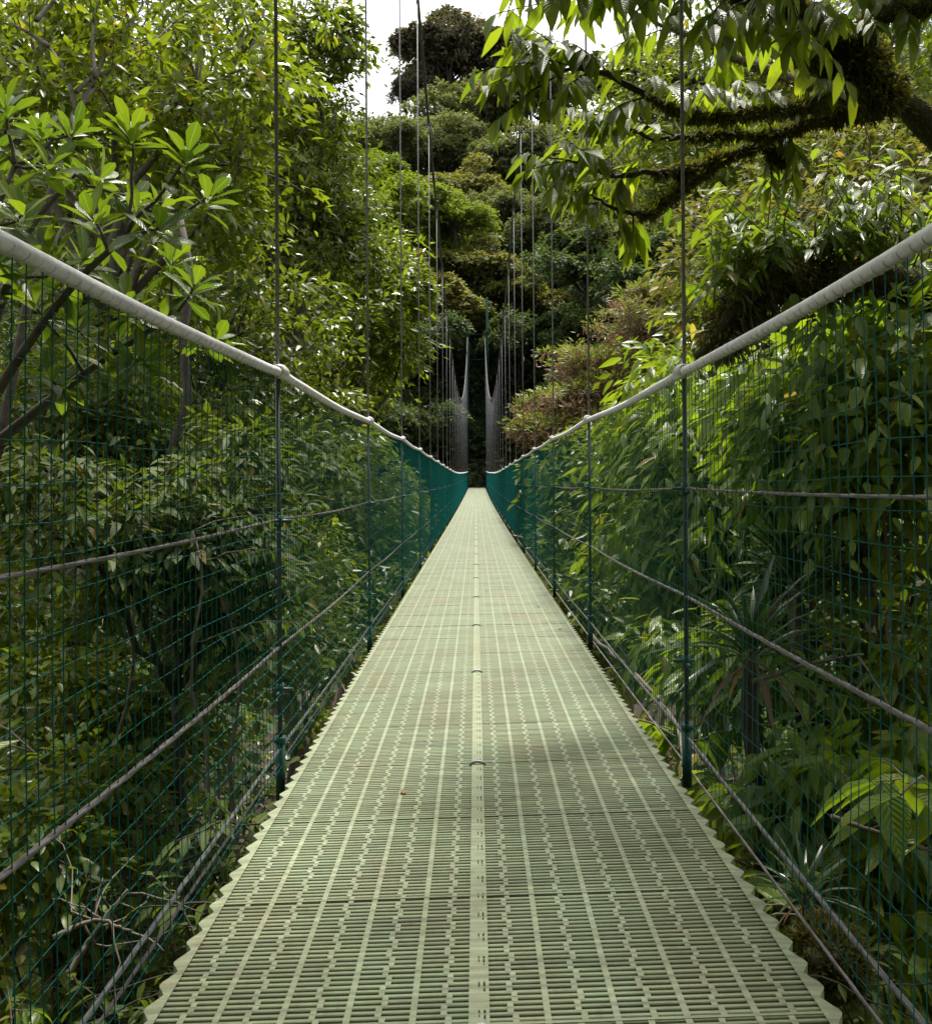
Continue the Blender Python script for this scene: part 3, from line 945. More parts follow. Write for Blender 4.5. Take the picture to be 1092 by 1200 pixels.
lobed_tree('tree', 'dusky leafy tree filling the gap under the mossy boughs at the right', 'tree',
    [(900, 330, 13, 1.1), (980, 300, 12.5, 1.1), (1060, 330, 12, 1.1), (850, 300, 14, 1.0), (1090, 230, 13, 1.1), (940, 230, 14, 1.1), (1020, 210, 14, 1.)],
    1300, .17, 'lf_olive', seed=44, base=(5.4, 13))
lobed_tree('tree', 'tall green tree behind the mossy boughs in the upper right corner', 'tree',
    [(860, 60, 20, 1.6), (950, 20, 19, 1.7), (1040, 60, 18, 1.7), (900, 160, 20, 1.5), (1000, 140, 19, 1.6), (1090, 150, 18, 1.7), (760, 130, 22, 1.4), (820, 210, 21, 1.4), (720, 180, 26, 1.5)],
    1500, .2, 'lf_mid', seed=45, base=(8.2, 19.6))
lobed_tree('tree', 'mid green tree low in the ravine right of the deck', 'tree',
    [(670, 720, 15, .9), (700, 760, 14, .9), (720, 690, 14, .9), (655, 680, 19, .8)],
    1100, .17, 'lf_mid', seed=46, base=(2.6, 15))
lobed_tree('tree', 'shaded tree low behind the right mesh at the photo edge', 'tree',
    [(1000, 660, 7.5, .7), (1070, 700, 7, .7), (930, 720, 8, .7), (1050, 620, 8, .7)],
    420, .22, 'lf_under', kind='lance', w=.34, seed=47, base=(3.6, 7.8), bark='bark_dark')

lobed_tree('shrub', 'sunlit lance-leaved thicket low behind the right mesh, above the lowest cable', 'shrub',
    [(850, 790, 6.6, .45), (930, 820, 6.0, .45), (1010, 790, 6.4, .5), (1060, 880, 5.2, .4), (900, 900, 5.4, .35), (980, 930, 4.9, .35), (800, 770, 7.5, .5), (1100, 800, 5.8, .45)],
    330, .19, 'lf_shrub', kind='lance', w=.32, seed=48, base=(2.2, 6.4), droop=.7, spread=.2, flat=.8, part='foliage')

# rusty needle-leaved tree
def rusty():
    rng = np.random.default_rng(50)
    base = np.array([4.2, 27.5, float(G(4.2, 27.5)) - .1])
    o = empty('tree', base, 'rusty brown tree tipped with pale green needles, right of the bridge', 'tree')
    lobes = [(L(a, b, d), r) for a, b, d, r in [(700, 425, 27, np.array([1.5, 1.3, .55])), (755, 385, 27, np.array([1.3, 1.3, .5])), (665, 470, 26.5, np.array([1.1, 1.2, .45])),
             (735, 455, 26.5, np.array([1.3, 1.2, .5])), (640, 505, 26, np.array([.7, .8, .35])), (690, 500, 26, np.array([1.0, 1, .4])), (780, 480, 27, np.array([1.2, 1.2, .45])), (820, 385, 28, np.array([1.2, 1.2, .45])), (790, 430, 27, np.array([1.2, 1.2, .5])), (770, 350, 28, np.array([1., 1, .4]))]]
    wd = MB()
    fork = L(735, 540, 27.2)
    wd.tube(wobble(base, fork, 9, .05, rng), np.linspace(.24, .16, 9), 8)
    wd.build('trunk', M['bark'], o, base)
    lm, g, b = MB(), MB(), MB()
    for c, r in lobes:
        lm.tube(wobble(fork, c, 8, .1, rng), np.linspace(.11, .03, 8), 5)
        for k in range(46):
            d = rnd_dir(1, rng)[0]
            p = c + d * r * (.35 + .95 * rng.random())
            lm.tube(wobble(c - np.array([0, 0, .2]), p, 5, .15, rng), np.linspace(.025, .008, 5), 3, cap=False)
            m = 40
            up = d[2] > -.35
            off = rng.normal(size=(m, 3)) * np.array([.17, .17, .06])
            dr = unit(off + rng.normal(size=(m, 3)) * .06 + np.array([0, 0, .07]))
            put_leaves(g if up else b, p + off + np.array([0, 0, .05]), dr, rnd_dir(m, rng) + np.array([0, 0, 1]), .13 + .1 * rng.random(m), 'flat', .3, rng)
            m = 30
            off = rng.normal(size=(m, 3)) * np.array([.22, .22, .09])
            put_leaves(b, p + off - np.array([0, 0, .12]), rnd_dir(m, rng), rnd_dir(m, rng), .14 + .1 * rng.random(m), 'flat', .28, rng)
    lm.build('limbs', M['twig'], o, base)
    g.build('needle_tips', M['lf_needle'], o, base)
    b.build('crown', M['lf_rust'], o, base)
rusty()

# ---- near left: rosette-leaved tree
def rosette(lm, p, axis, n, Lf, w, rng, spread=.9):
    axis = unit(np.asarray(axis, float))
    a = np.cross(axis, [0.3, .2, 1.]); a = unit(a)
    b = np.cross(axis, a)
    i = np.arange(n)
    an = i * 2.399 + rng.random() * 6
    el = .15 + spread * (1 - i / n) + rng.normal(size=n) * .1
    D = np.cos(an)[:, None] * a * np.sin(el + .35)[:, None] + np.sin(an)[:, None] * b * np.sin(el + .35)[:, None] + axis * np.cos(el + .35)[:, None]
    P = p - axis * (.10 * (1 - i / n))[:, None]
    put_leaves(lm, P, D, np.tile(axis, (n, 1)) + rng.normal(size=(n, 3)) * .15, Lf * (.75 + .4 * rng.random(n)), 'obov', w, rng)

def rosette_tree():
    rng = np.random.default_rng(61)
    base = np.array([-3.1, 4.8, float(G(-3.1, 4.8)) - .1])
    o = empty('tree', base, 'near tree with rosettes of broad glossy leaves above the left handrail', 'tree')
    wd, lm = MB(), MB()
    root = L(-60, 560, 5.0)
    wd.tube(resample([base, base * .5 + root * .5 + np.array([.12, 0, 0]), root], 12), np.linspace(.085, .06, 12), 9)
    wd.build('trunk', M['bark'], o, base)
    br = MB()
    hubs = [resample([root, L(20, 420, 4.9), L(99, 319, 4.8), L(150, 273, 4.75)], 14),
            resample([root, L(-40, 400, 4.9), L(-10, 260, 4.9), L(20, 190, 5)], 14),
            resample([root, L(40, 480, 5.1), L(120, 420, 5.2), L(200, 370, 5.2)], 14),
            resample([root, L(0, 360, 5.2), L(40, 260, 5.4), L(90, 200, 5.5)], 14)]
    for h in hubs:
        br.tube(h, np.linspace(.036, .014, 14), 7)
    tips = [(0, (222, 176, 4.7), 12), (0, (156, 150, 4.8), 13), (0, (190, 262, 4.6), 8), (0, (110, 250, 4.8), 9), (0, (60, 290, 4.7), 9),
            (1, (10, 118, 5.0), 10), (1, (62, 190, 4.9), 10), (1, (-20, 220, 4.7), 10), (1, (90, 150, 5.2), 10), (1, (30, 245, 4.6), 9),
            (2, (230, 330, 5.1), 9), (2, (205, 300, 5.3), 9), (2, (150, 350, 5.0), 9), (2, (255, 395, 5.3), 9), (2, (90, 380, 4.8), 9), (2, (170, 420, 5.1), 9),
            (3, (120, 205, 5.5), 10), (3, (50, 150, 5.6), 10), (3, (160, 230, 5.4), 9), (3, (100, 300, 5.1), 9), (2, (40, 350, 5), 9), (2, (60, 440, 5), 9),
            (3, (195, 235, 5.6), 9), (0, (250, 225, 4.9), 8), (1, (0, 300, 4.8), 9), (1, (-10, 160, 5.3), 9), (3, (20, 320, 5.2), 9)]
    for h, t, n in tips:
        p = L(*t)
        hp = hubs[h]
        k = int(np.argmin(np.linalg.norm(hp - p, axis=1) + .0 * hp[:, 2]))
        k = max(3, min(k, len(hp) - 1))
        q = wobble(hp[k], p, 7, .06, rng, sag=-.05)
        br.tube(q, np.linspace(.012, .006, 7), 6)
        ax = unit(q[-1] - q[-3]) * .5 + np.array([0, -.15, .75]) + rng.normal(size=3) * .12
        rosette(lm, p, ax, n + 3, .185, .38, rng, spread=.95)
        # older leaves hanging further down the twig
        m = 4
        kk = rng.integers(2, 6, m)
        D = rnd_dir(m, rng) * np.array([1, 1, .3]) + np.array([0, 0, -.5])
        put_leaves(lm, q[kk], D, np.tile([0, -.2, 1.], (m, 1)) + rng.normal(size=(m, 3)) * .3, .17 + .05 * rng.random(m), 'obov', .38, rng)
    br.build('limbs', M['bark'], o, base)
    lm.build('crown', M['lf_rosette'], o, base)
rosette_tree()

# bare forked bough of the tree above it
def forked_bough():
    base = np.array([-5.6, 8.6, float(G(-5.6, 8.6)) - .1])
    o = empty('sapling', base, 'thin bare-stemmed tree forking in front of the upper left leaves', 'tree')
    rng = np.random.default_rng(66)
    wd = MB()
    k = L(92, 128, 8.0)
    wd.tube(resample([base, L(20, 420, 8.2), L(60, 230, 8), k], 16), np.linspace(.06, .035, 16), 7)
    wd.build('trunk', M['bark'], o, base)
    lm, lf = MB(), MB()
    lines = [[(92, 128), (80, 80), (55, 40), (46, -10)], [(92, 128), (115, 88), (130, 55), (160, 20), (176, -6)], [(92, 104), (110, 88), (150, 72), (185, 45), (205, 25)],
             [(92, 128), (120, 100), (135, 125), (150, 140)], [(115, 88), (112, 40), (120, -10)], [(60, 50), (30, 30), (0, 20)], [(46, 20), (66, -2), (80, -20)]]
    for l in lines:
        q = resample([L(x, y, 8 + .2 * i) for i, (x, y) in enumerate(l)], 12)
        lm.tube(q, np.linspace(.022, .007, 12), 6)
        for _ in range(10):
            p = q[rng.integers(4, 12)]
            e = p + rnd_dir(1, rng)[0] * .35 + np.array([0, 0, .12])
            lm.tube(wobble(p, e, 5, .1, rng), np.linspace(.006, .003, 5), 4)
            m = 9
            P = p + (e - p) * rng.random((m, 1)) ** .5
            put_leaves(lf, P, unit(e - p) * .5 + rnd_dir(m, rng) * .7 - np.array([0, 0, .25]), np.tile([0, 0, 1.], (m, 1)) + rng.normal(size=(m, 3)) * .4, .11 + .05 * rng.random(m), 'ovate', .42, rng)
    lm.build('limbs', M['twig'], o, base)
    lf.build('crown', M['lf_yellow'], o, base)
forked_bough()

# ---- near right: mossy tree with drooping leaves over the bridge
def moss_on(mb, q, rad, n, ln, rng, hang=.6):
    """short tufts standing off and hanging from a bough"""
    k = rng.integers(0, len(q) - 1, n)
    f = rng.random(n)[:, None]
    c = q[k] * (1 - f) + q[k + 1] * f
    d = rnd_dir(n, rng)
    rr = np.interp(k, np.arange(len(q)), rad)
    P = c + d * rr[:, None] * .9
    D = d * .8 + np.array([0, 0, -hang]) + rng.normal(size=(n, 3)) * .4
    put_leaves(mb, P, D, rnd_dir(n, rng), ln * (.35 + .9 * rng.random(n) ** 2), 'flat', .24, rng)

def drooping_twig(lm, br, p, q, n, Lf, rng, w=.36, kind='lance', r=.006):
    t = wobble(p, q, 9, .05, rng, sag=.06)
    br.tube(t, np.linspace(r, r * .4, 9), 5)
    i = np.linspace(.25, 1, n)
    P = np.stack([np.interp(i * 8, np.arange(9), t[:, a]) for a in range(3)], 1)
    tan = unit(t[-1] - t[0])
    side = unit(np.cross(tan, [0, 0, 1.]))
    sg = np.where(np.arange(n) % 2 == 0, 1, -1)[:, None]
    D = tan * .55 + side * sg * .6 + np.array([0, 0, -.75]) + rng.normal(size=(n, 3)) * .2
    U = np.array([0, 0, 1.]) + tan * .6 + side * sg * .3 + rng.normal(size=(n, 3)) * .25
    put_leaves(lm, P, D, U, Lf * (.7 + .5 * rng.random(n)), kind, w, rng, bend=.6 + 1.3 * rng.random(n))

def mossy_tree():
    rng = np.random.default_rng(71)
    base = np.array([3.9, 5.6, float(G(3.9, 5.6)) - .2])
    o = empty('tree', base, 'mossy tree whose dark boughs and big drooping leaves reach in from the right', 'tree')
    wd, br, lm, ms, mg = MB(), MB(), MB(), MB(), MB()
    tr = resample([base, L(1270, 560, 5.7), L(1210, 300, 5.8), L(1130, 190, 5.7), L(1060, 120, 5.5), L(1005, 70, 5.3)], 30)
    rt = np.linspace(.14, .075, 30)
    wd.tube(tr, rt * (1 + .12 * rng.normal(size=30)), 11)
    wd.build('trunk', M['mossy'], o, base)
    moss_on(ms, tr, rt, 9000, .05, rng, .5)
    moss_on(mg, tr, rt * 1.1, 9000, .035, rng, .1)
    limbs = [([(1030, 95, 5.4), (985, 118, 5.2), (927, 128, 5.0), (872, 136, 4.9), (806, 136, 4.8), (780, 125, 4.75), (747, 103, 4.7), (692, 84, 4.6), (640, 78, 4.5)], .055, .008, 1.0),
             ([(1010, 110, 5.4), (949, 147, 5.3), (912, 159, 5.3), (857, 158, 5.2), (800, 163, 5.1), (758, 161, 5.0), (735, 150, 5)], .035, .008, .8),
             ([(1015, 115, 5.5), (963, 140, 5.5), (901, 169, 5.4), (850, 187, 5.3), (809, 198, 5.2), (758, 204, 5.1), (721, 205, 5.0), (680, 190, 4.9)], .042, .008, 1.0),
             ([(850, 187, 5.3), (812, 214, 5.2), (780, 238, 5.1), (758, 253, 5.0), (728, 246, 5.0), (700, 235, 5)], .026, .008, .7),
             ([(1005, 70, 5.3), (960, 30, 5.1), (920, 10, 4.9), (870, -6, 4.7), (800, -30, 4.5), (720, -60, 4.3)], .065, .02, .9),
             ([(1005, 70, 5.3), (1030, 20, 5.0), (1092, 10, 4.7), (1180, -30, 4.4)], .06, .03, .9),
             ([(960, 30, 5.1), (900, -40, 4.6), (820, -120, 4.2), (700, -180, 4.0), (560, -230, 3.9)], .05, .015, .4),
             ([(1060, 120, 5.5), (1000, 110, 5.9), (930, 95, 6.4), (850, 60, 6.8), (760, 20, 7.2), (690, -20, 7.5)], .05, .012, .5)]
    Q = []
    for pts, r0, r1, mo in limbs:
        q = resample([L(*p) for p in pts], 34)
        q += rng.normal(size=q.shape) * .008
        rad = np.linspace(r0, r1, 34)
        br.tube(q, rad * (1 + .15 * rng.normal(size=34)), 8)
        moss_on(ms, q[:26], rad[:26] * .9, int(3000 * mo), .05, rng, .8)
        moss_on(mg, q[:24], rad[:24] * 1.05, int(2600 * mo), .045, rng, -.3)
        Q.append((q, rad))
    # moss heart where the boughs part
    for (a, b_, d, r, n) in [(1000, 75, 5.3, .20, 2600), (1025, 110, 5.4, .2, 2200), (960, 60, 5.25, .14, 1200), (985, 125, 5.35, .13, 1200), (915, 185, 5.4, .06, 500), (806, 205, 5.2, .04, 200)]:
        c = L(a, b_, d)
        dd = rnd_dir(n, rng)
        P = c + dd * r * (.2 + .8 * rng.random((n, 1)) ** .5) * np.array([1, .8, .75])
        put_leaves(ms, P, dd * .7 + np.array([0, 0, -.7]) + rng.normal(size=(n, 3)) * .4, rnd_dir(n, rng), .05 * (.5 + rng.random(n)), 'flat', .25, rng)
        put_leaves(mg, P[::2] + dd[::2] * .02, dd[::2] + rng.normal(size=(len(P[::2]), 3)) * .4, rnd_dir(len(P[::2]), rng), .04, 'flat', .3, rng)
    # twigs and big leaves: (from limb k at parameter f) to pixel
    tw = [(0, .98, (575, 100, 4.4)), (0, .97, (600, 60, 4.5)), (0, .95, (585, 140, 4.5)), (0, .9, (640, 120, 4.5)), (0, .85, (660, 50, 4.5)), (0, .92, (610, 75, 4.35)), (0, .8, (700, 60, 4.6)), (0, .88, (620, 30, 4.6)),
          (0, .99, (605, 40, 4.3)), (0, .75, (720, 130, 4.6)), (0, .97, (560, 85, 4.5)), (0, .9, (670, 100, 4.3)),
          (1, .95, (650, 120, 4.8)), (1, .9, (690, 150, 4.9)), (1, .98, (700, 130, 4.9)), (1, .8, (740, 140, 5.0)),
          (2, .98, (610, 180, 4.8)), (2, .95, (640, 190, 4.9)), (2, .92, (660, 165, 4.8)), (2, .88, (690, 215, 5.0)), (2, .97, (650, 220, 4.7)), (2, .99, (615, 205, 4.7)), (2, .8, (745, 190, 5.1)), (2, .9, (680, 175, 4.7)),
          (2, .85, (725, 225, 5.0)), (3, .97, (660, 225, 4.9)), (3, .9, (735, 270, 5.0)), (3, .95, (690, 240, 4.9)), (3, .8, (745, 285, 5.1)),
          (4, .25, (930, 55, 4.6)), (4, .35, (900, 40, 4.6)), (4, .45, (870, 40, 4.5)), (4, .5, (840, 30, 4.4)), (4, .6, (825, 45, 4.3)), (4, .7, (790, 20, 4.3)), (4, .75, (750, 15, 4.2)), (4, .85, (730, -5, 4.2)), (4, .4, (880, 20, 4.2)),
          (4, .9, (690, -10, 4.2)), (4, .95, (650, -5, 4.1)), (4, .98, (620, -20, 4.1)), (4, .55, (850, 55, 4.7)), (4, .3, (950, 50, 4.5)), (4, .15, (985, 20, 4.6)), (4, .2, (960, 5, 4.4)),
          (5, .3, (1030, 30, 4.8)), (5, .5, (1070, 40, 4.6)), (5, .7, (1110, 60, 4.4)), (5, .4, (1010, -5, 4.6)),
          (2, .25, (930, 215, 5.3)), (2, .35, (905, 225, 5.3)), (2, .3, (940, 185, 5.2)), (0, .2, (960, 95, 4.9)), (0, .35, (870, 95, 4.8)), (0, .5, (830, 100, 4.7)), (0, .6, (770, 90, 4.6)), (1, .4, (860, 110, 5)), (1, .3, (905, 110, 5.1))]
    for k in range(30):      # the crown goes on above and over the bridge
        l = 6 if k < 15 else (7 if k < 24 else 4)
        f = .25 + .74 * rng.random()
        p = Q[l][0][int(f * 33)]
        e = p + np.array([rng.normal() * .5, rng.normal() * .5, rng.normal() * .3 + .1])
        drooping_twig(lm, br, p, e, 12, .19, rng)
    for l, f, e in tw:
        p = Q[l][0][min(33, int(f * 33))]
        drooping_twig(lm, br, p, L(*e), 12 if l != 4 else 10, .165 if l != 4 else .185, rng)
    # unseen leaf lobes added overhead, above the frame, to shade the near deck
    over = []
    for yy in (-3.2, -1.6, 0, 1.5, 2.9):
        for xx in (-3.4, -1.8, -.2, 1.4, 3.0, 4.4):
            y_ = yy + .35 * rng.normal()
            over.append((np.array([xx + .3 * rng.normal(), y_, EZ + .505 * max(y_, 2.0) + 1.75 + .5 * rng.random()]), np.array([1.15, 1.15, .6])))
    hub = L(1060, -120, 5.2)
    br.tube(resample([tr[-6], L(1130, 20, 5.4), hub], 14), np.linspace(.12, .09, 14), 8)
    for c, r in over:
        br.tube(wobble(hub, c, 10, .06, rng, sag=.05), np.linspace(.06, .02, 10), 6)
    cluster_leaves(lm, over, 700, .21, 'lance', .34, rng, per=26, spread=.2, flat=.6, droop=.6, wood=br, wr=.012)
    br.build('limbs', M['mossy'], o, base)
    lm.build('crown', M['lf_near'], o, base)
    ms.build('hanging_moss', M['moss'], o, base)
    mg.build('cushion_moss', M['moss_green'], o, base)
mossy_tree()

def mossy_log():
    rng = np.random.default_rng(81)
    base = np.array([4.4, 6.9, float(G(4.4, 6.9)) - .2])
    o = empty('tree', base, 'leaning trunk swollen with dark moss just above the right handrail', 'tree')
    wd, ms, lm, br = MB(), MB(), MB(), MB()
    q = resample([base, L(1260, 700, 6.8), L(1190, 420, 6.6), L(1080, 345, 6.4), L(1000, 326, 6.2), (L(930, 332, 6.1)), L(880, 350, 6.0), L(848, 380, 6.0), L(836, 405, 6.05), L(815, 420, 6.1)], 48)
    rad = np.interp(np.linspace(0, 1, 48), [0, .3, .5, .65, .78, .88, 1], [.14, .14, .13, .14, .12, .07, .025])
    wd.tube(q, rad * (1 + .1 * rng.normal(size=48)), 12)
    wd.build('trunk', M['mossy'], o, base)
    moss_on(ms, q[14:41], rad[14:41], 13000, .07, rng, .8)
    mt = MB()
    moss_on(mt, q[14:43], rad[14:43] * 1.08, 9000, .04, rng, 0)
    mt.build('cushion_moss', M['moss_green'], o, base)
    for a, b_ in [(980, 330), (935, 330), (900, 345), (868, 370), (850, 400)]:
        n = 900
        dd = rnd_dir(n, rng)
        P = L(a, b_, 6.1) + dd * np.array([.16, .16, .14]) * rng.random((n, 1)) ** .4
        put_leaves(ms, P, dd * .7 + np.array([0, 0, -.8]) + rng.normal(size=(n, 3)) * .4, rnd_dir(n, rng), .06 * (.5 + rng.random(n)), 'flat', .22, rng)
    for k in range(40):     # hanging roots
        p = q[rng.integers(22, 46)] + rng.normal(size=3) * .06
        br.tube(wobble(p, p + np.array([rng.normal() * .1, rng.normal() * .1, -.25 - .5 * rng.random()]), 7, .1, rng), np.linspace(.006, .002, 7), 4)
    br.build('limbs', M['bark_dark'], o, base)
    ms.build('hanging_moss', M['moss'], o, base)
    # epiphytes on top
    for i, (a, b_, lab, n) in enumerate([(890, 262, 'leafy plant sprouting from the left end of the mossy trunk', 26), (965, 235, 'leafy plant growing on the mossy trunk, the tallest one, with drooping leaves', 26), (860, 300, 'small leafy plant at the bend of the mossy trunk', 16), (1040, 215, 'bright leafy plant over the mossy trunk near the right edge', 22)]):
        b0 = q[int(np.argmin(np.abs(q[:, 0] - L(a, b_, 6.1)[0]) + 3 * (q[:, 2] < 1.5)))] + np.array([0, 0, .08])
        e = empty('epiphyte', b0, lab, 'plant')
        st, lf = MB(), MB()
        for k in range(n):
            p = b0 + rng.normal(size=3) * np.array([.08, .06, .02])
            c = L(a, b_, 6.1) + rng.normal(size=3) * np.array([.26, .22, .16])
            drooping_twig(lf, st, p, c, 9, .155, rng, r=.007)
        st.build('stem', M['twig'], e, b0)
        lf.build('foliage', M['lf_shrub'], e, b0)
mossy_log()

# ---- shrubs and small plants on the banks
def shrub_proto(name, label, cat, leaf, h, n_st, Lf, kind, w, seed, per=16, droop=.5, group=None, stem='twig'):
    rng = np.random.default_rng(seed)
    o = empty(name, (0, 0, 0), label, cat, group)
    st, lf = MB(), MB()
    for k in range(n_st):
        a = rng.random() * 2 * np.pi
        ln = h * (.55 + .6 * rng.random())
        out = ln * (.25 + .5 * rng.random())
        e = np.array([math.cos(a) * out, math.sin(a) * out, ln])
        p0 = np.array([math.cos(a), math.sin(a), 0]) * .04
        t = resample([p0, e * np.array([.3, .3, .5]), e * np.array([.75, .75, .88]), e * np.array([1.15, 1.15, .93])], 12)
        st.tube(t, np.linspace(.012, .004, 12), 5)
        i = np.linspace(.25, 1, per)
        P = np.stack([np.interp(i * 11, np.arange(12), t[:, c]) for c in range(3)], 1)
        an = np.arange(per) * 2.4 + a
        D = np.stack([np.cos(an), np.sin(an), np.full(per, .15)], 1) + np.array([math.cos(a), math.sin(a), 0]) * .5 + np.array([0, 0, -droop]) * rng.random((per, 1)) + rng.normal(size=(per, 3)) * .15
        put_leaves(lf, P, D, np.tile([0, 0, 1.], (per, 1)) + rng.normal(size=(per, 3)) * .2, Lf * (.6 + .6 * rng.random(per)), kind, w, rng, bend=.6 + rng.random(per))
        for _ in range(2):
            f = rng.integers(4, 11)
            e2 = t[f] + np.array([rng.normal(), rng.normal(), .3 * rng.random()]) * h * .22
            drooping_twig(lf, st, t[f], e2, 7, Lf * .85, rng, w=w, kind=kind, r=.006)
    st.build('stem', M[stem], o)
    lf.build('foliage', M[leaf], o)
    return o

used = set()
def place(proto, x, y, z, rz, s, label):
    if proto.name in used:
        o = copy_tree(proto, (x, y, z), rz, s, label)
    else:
        used.add(proto.name)
        o = proto
        o.location = (x, y, z); o.rotation_euler = (0, 0, rz); o.scale = (s, s, s); o['label'] = label
    return o

def at(px, y, d, proto, s=1., rz=0., lift=None):
    pass

S_big = shrub_proto('broadleaf_shrub', '-', 'shrub', 'lf_shrub', 1.5, 9, .27, 'ovate', .40, 91, per=11, group='broad-leaved shrubs on the banks')
S_lan = shrub_proto('lance_leaf_shrub', '-', 'shrub', 'lf_shrub', 1.9, 11, .22, 'lance', .27, 92, per=18, droop=.8, group='lance-leaved shrubs on the banks')
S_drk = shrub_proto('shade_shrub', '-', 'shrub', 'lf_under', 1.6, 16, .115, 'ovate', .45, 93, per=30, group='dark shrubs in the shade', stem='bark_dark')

def ground_at(px, d, dx=0.):
    x = (px - VX) / F * d + dx
    return x, d, float(G(x, d)) - .05

for px, d, s, rz, lab in [
    (905, 4.3, .62, .3, 'low broad-leaved shrub leaning at the deck behind the right mesh, its grey-green leaves largest'),
    (1040, 4.6, .9, 1.9, 'broad-leaved shrub at the right edge below the middle cable'),
    (1010, 5.6, 1.3, 2.9, 'tall broad-leaved shrub behind the right mesh under the mossy trunk'),
    (1120, 5.2, 1.35, 4.2, 'broad-leaved shrub cut off by the right edge of the photo'),
    (1010, 3.5, .30, 5.1, 'small broad-leaved seedling at the bottom right corner beside the deck'),
    (150, 5.5, .6, .7, 'broad-leaved shrub behind the left mesh near the lowest cable'),
    (20, 4.9, .6, 2.2, 'broad-leaved shrub at the left edge below the middle cable')]:
    x, y, z = ground_at(px, d)
    place(S_big, x, y, z, rz, s, lab)
for px, d, s, rz, lab in [
    (900, 7.5, 1.35, .2, 'tall lance-leaved shrub in the middle of the first right mesh bay'),
    (800, 8.5, 1.5, 1.3, 'lance-leaved shrub right behind the first right hanger'),
    (720, 10.5, 1.5, 2.1, 'lance-leaved shrub beside the deck at the second right hanger'),
    (960, 7.0, 1.3, 3.3, 'lance-leaved shrub between two broad-leaved ones behind the right mesh'),
    (690, 13, 1.6, 4.4, 'lance-leaved shrub beyond the second right hanger'),
    (840, 6.4, 1.0, 5.0, 'lance-leaved shrub over the strap-leaved plant at the right'),
    (255, 7.8, 1.3, .4, 'lance-leaved shrub behind the left mesh next to the first left hanger'),
    (120, 7.0, 1.5, 1.7, 'lance-leaved shrub in the middle of the left mesh bay'),
    (395, 11, 1.2, 2.7, 'lance-leaved shrub beside the deck beyond the first left hanger')]:
    x, y, z = ground_at(px, d)
    place(S_lan, x, y, z, rz, s, lab)
for px, d, s, rz, lab in [
    (280, 4.6, .8, .1, 'dark shrub hugging the deck edge left of the first left sleeve'),
    (235, 6.0, 1.2, 1.1, 'dark shrub behind the lowest left cable'),
    (60, 6.2, 1.4, 2.0, 'dark shrub at the left edge under the middle cable'),
    (330, 8.5, 1.3, 3.4, 'dark shrub behind the first left hanger, down the bank'),
    (160, 9.0, 1.7, 4.0, 'dark shrub deep in the ravine behind the left mesh'),
    (820, 4.5, .55, .9, 'dark low shrub at the right deck edge by the first sleeve'),
    (960, 5.0, .8, 2.4, 'dark shrub among stems behind the right mesh'),
    (1060, 3.9, .75, 3.7, 'dark shrub low at the right edge under the lowest cable'),
    (760, 7.0, .8, 4.8, 'dark shrub beside the right deck edge past the first hanger')]:
    x, y, z = ground_at(px, d)
    place(S_drk, x, y, z, rz, s, lab)

# ferns
def fern_proto():
    rng = np.random.default_rng(95)
    o = empty('fern', (0, 0, 0), '-', 'fern', 'ferns on the banks')
    st, lf = MB(), MB()
    for k in range(11):
        a = k / 11 * 2 * np.pi + rng.normal() * .2
        ln = .75 + .3 * rng.random()
        dx = np.array([math.cos(a), math.sin(a), 0])
        t = np.linspace(0, 1, 14)
        T = dx * (t * ln * .85)[:, None] + np.array([0, 0, 1.]) * (ln * (.75 * t - .62 * t * t))[:, None]
        st.tube(T, np.linspace(.006, .002, 14), 4)
        n = 26
        i = np.linspace(.12, 1, n)
        P = np.stack([np.interp(i * 13, np.arange(14), T[:, c]) for c in range(3)], 1)
        side = np.cross(dx, [0, 0, 1.])
        S = ln * .21 * np.sin(np.pi * (i * .88 + .08)) + .015
        for sg in (-1, 1):
            put_leaves(lf, P, side * sg + dx * .45 + np.array([0, 0, -.15]), np.tile([0, 0, 1.], (n, 1)) + rng.normal(size=(n, 3)) * .1, S, 'flat', .26, rng)
    st.build('stem', M['twig'], o)
    lf.build('frond', M['lf_fern'], o)
    return o
FE = fern_proto()
for px, d, s, rz, lab in [
    (60, 4.5, .9, 0, 'bright fern at the lower left corner behind the mesh'),
    (15, 5.2, 1.0, .5, 'fern at the left edge above the brightest one'),
    (120, 5.4, .9, 1.2, 'fern between the two lower left cables'),
    (150, 4.3, .7, 2., 'small fern nearest the deck at the lower left'),
    (205, 5.3, .7, 2.6, 'fern under the lowest left cable half way to the first post'),
    (385, 9.5, .8, 3.0, 'yellowish fern at the left deck edge past the first hanger'),
    (705, 8.2, .8, 3.8, 'yellowish fern at the right deck edge between the two hangers'),
    (740, 6.4, .6, 4.4, 'small fern at the right deck edge before the second hanger'),
    (900, 3.9, .55, 4.9, 'tufted small fern below the grey-green shrub at the right'),
    (1000, 5.2, .9, 5.5, 'fern behind the lowest right cable'),
    (655, 13.5, .9, .3, 'fern beside the right deck edge beyond the second hanger'),
    (-20, 3.9, .8, 5.8, 'fern cut off by the lower left edge')]:
    x, y, z = ground_at(px, d)
    place(FE, x, y, z, rz, s, lab)

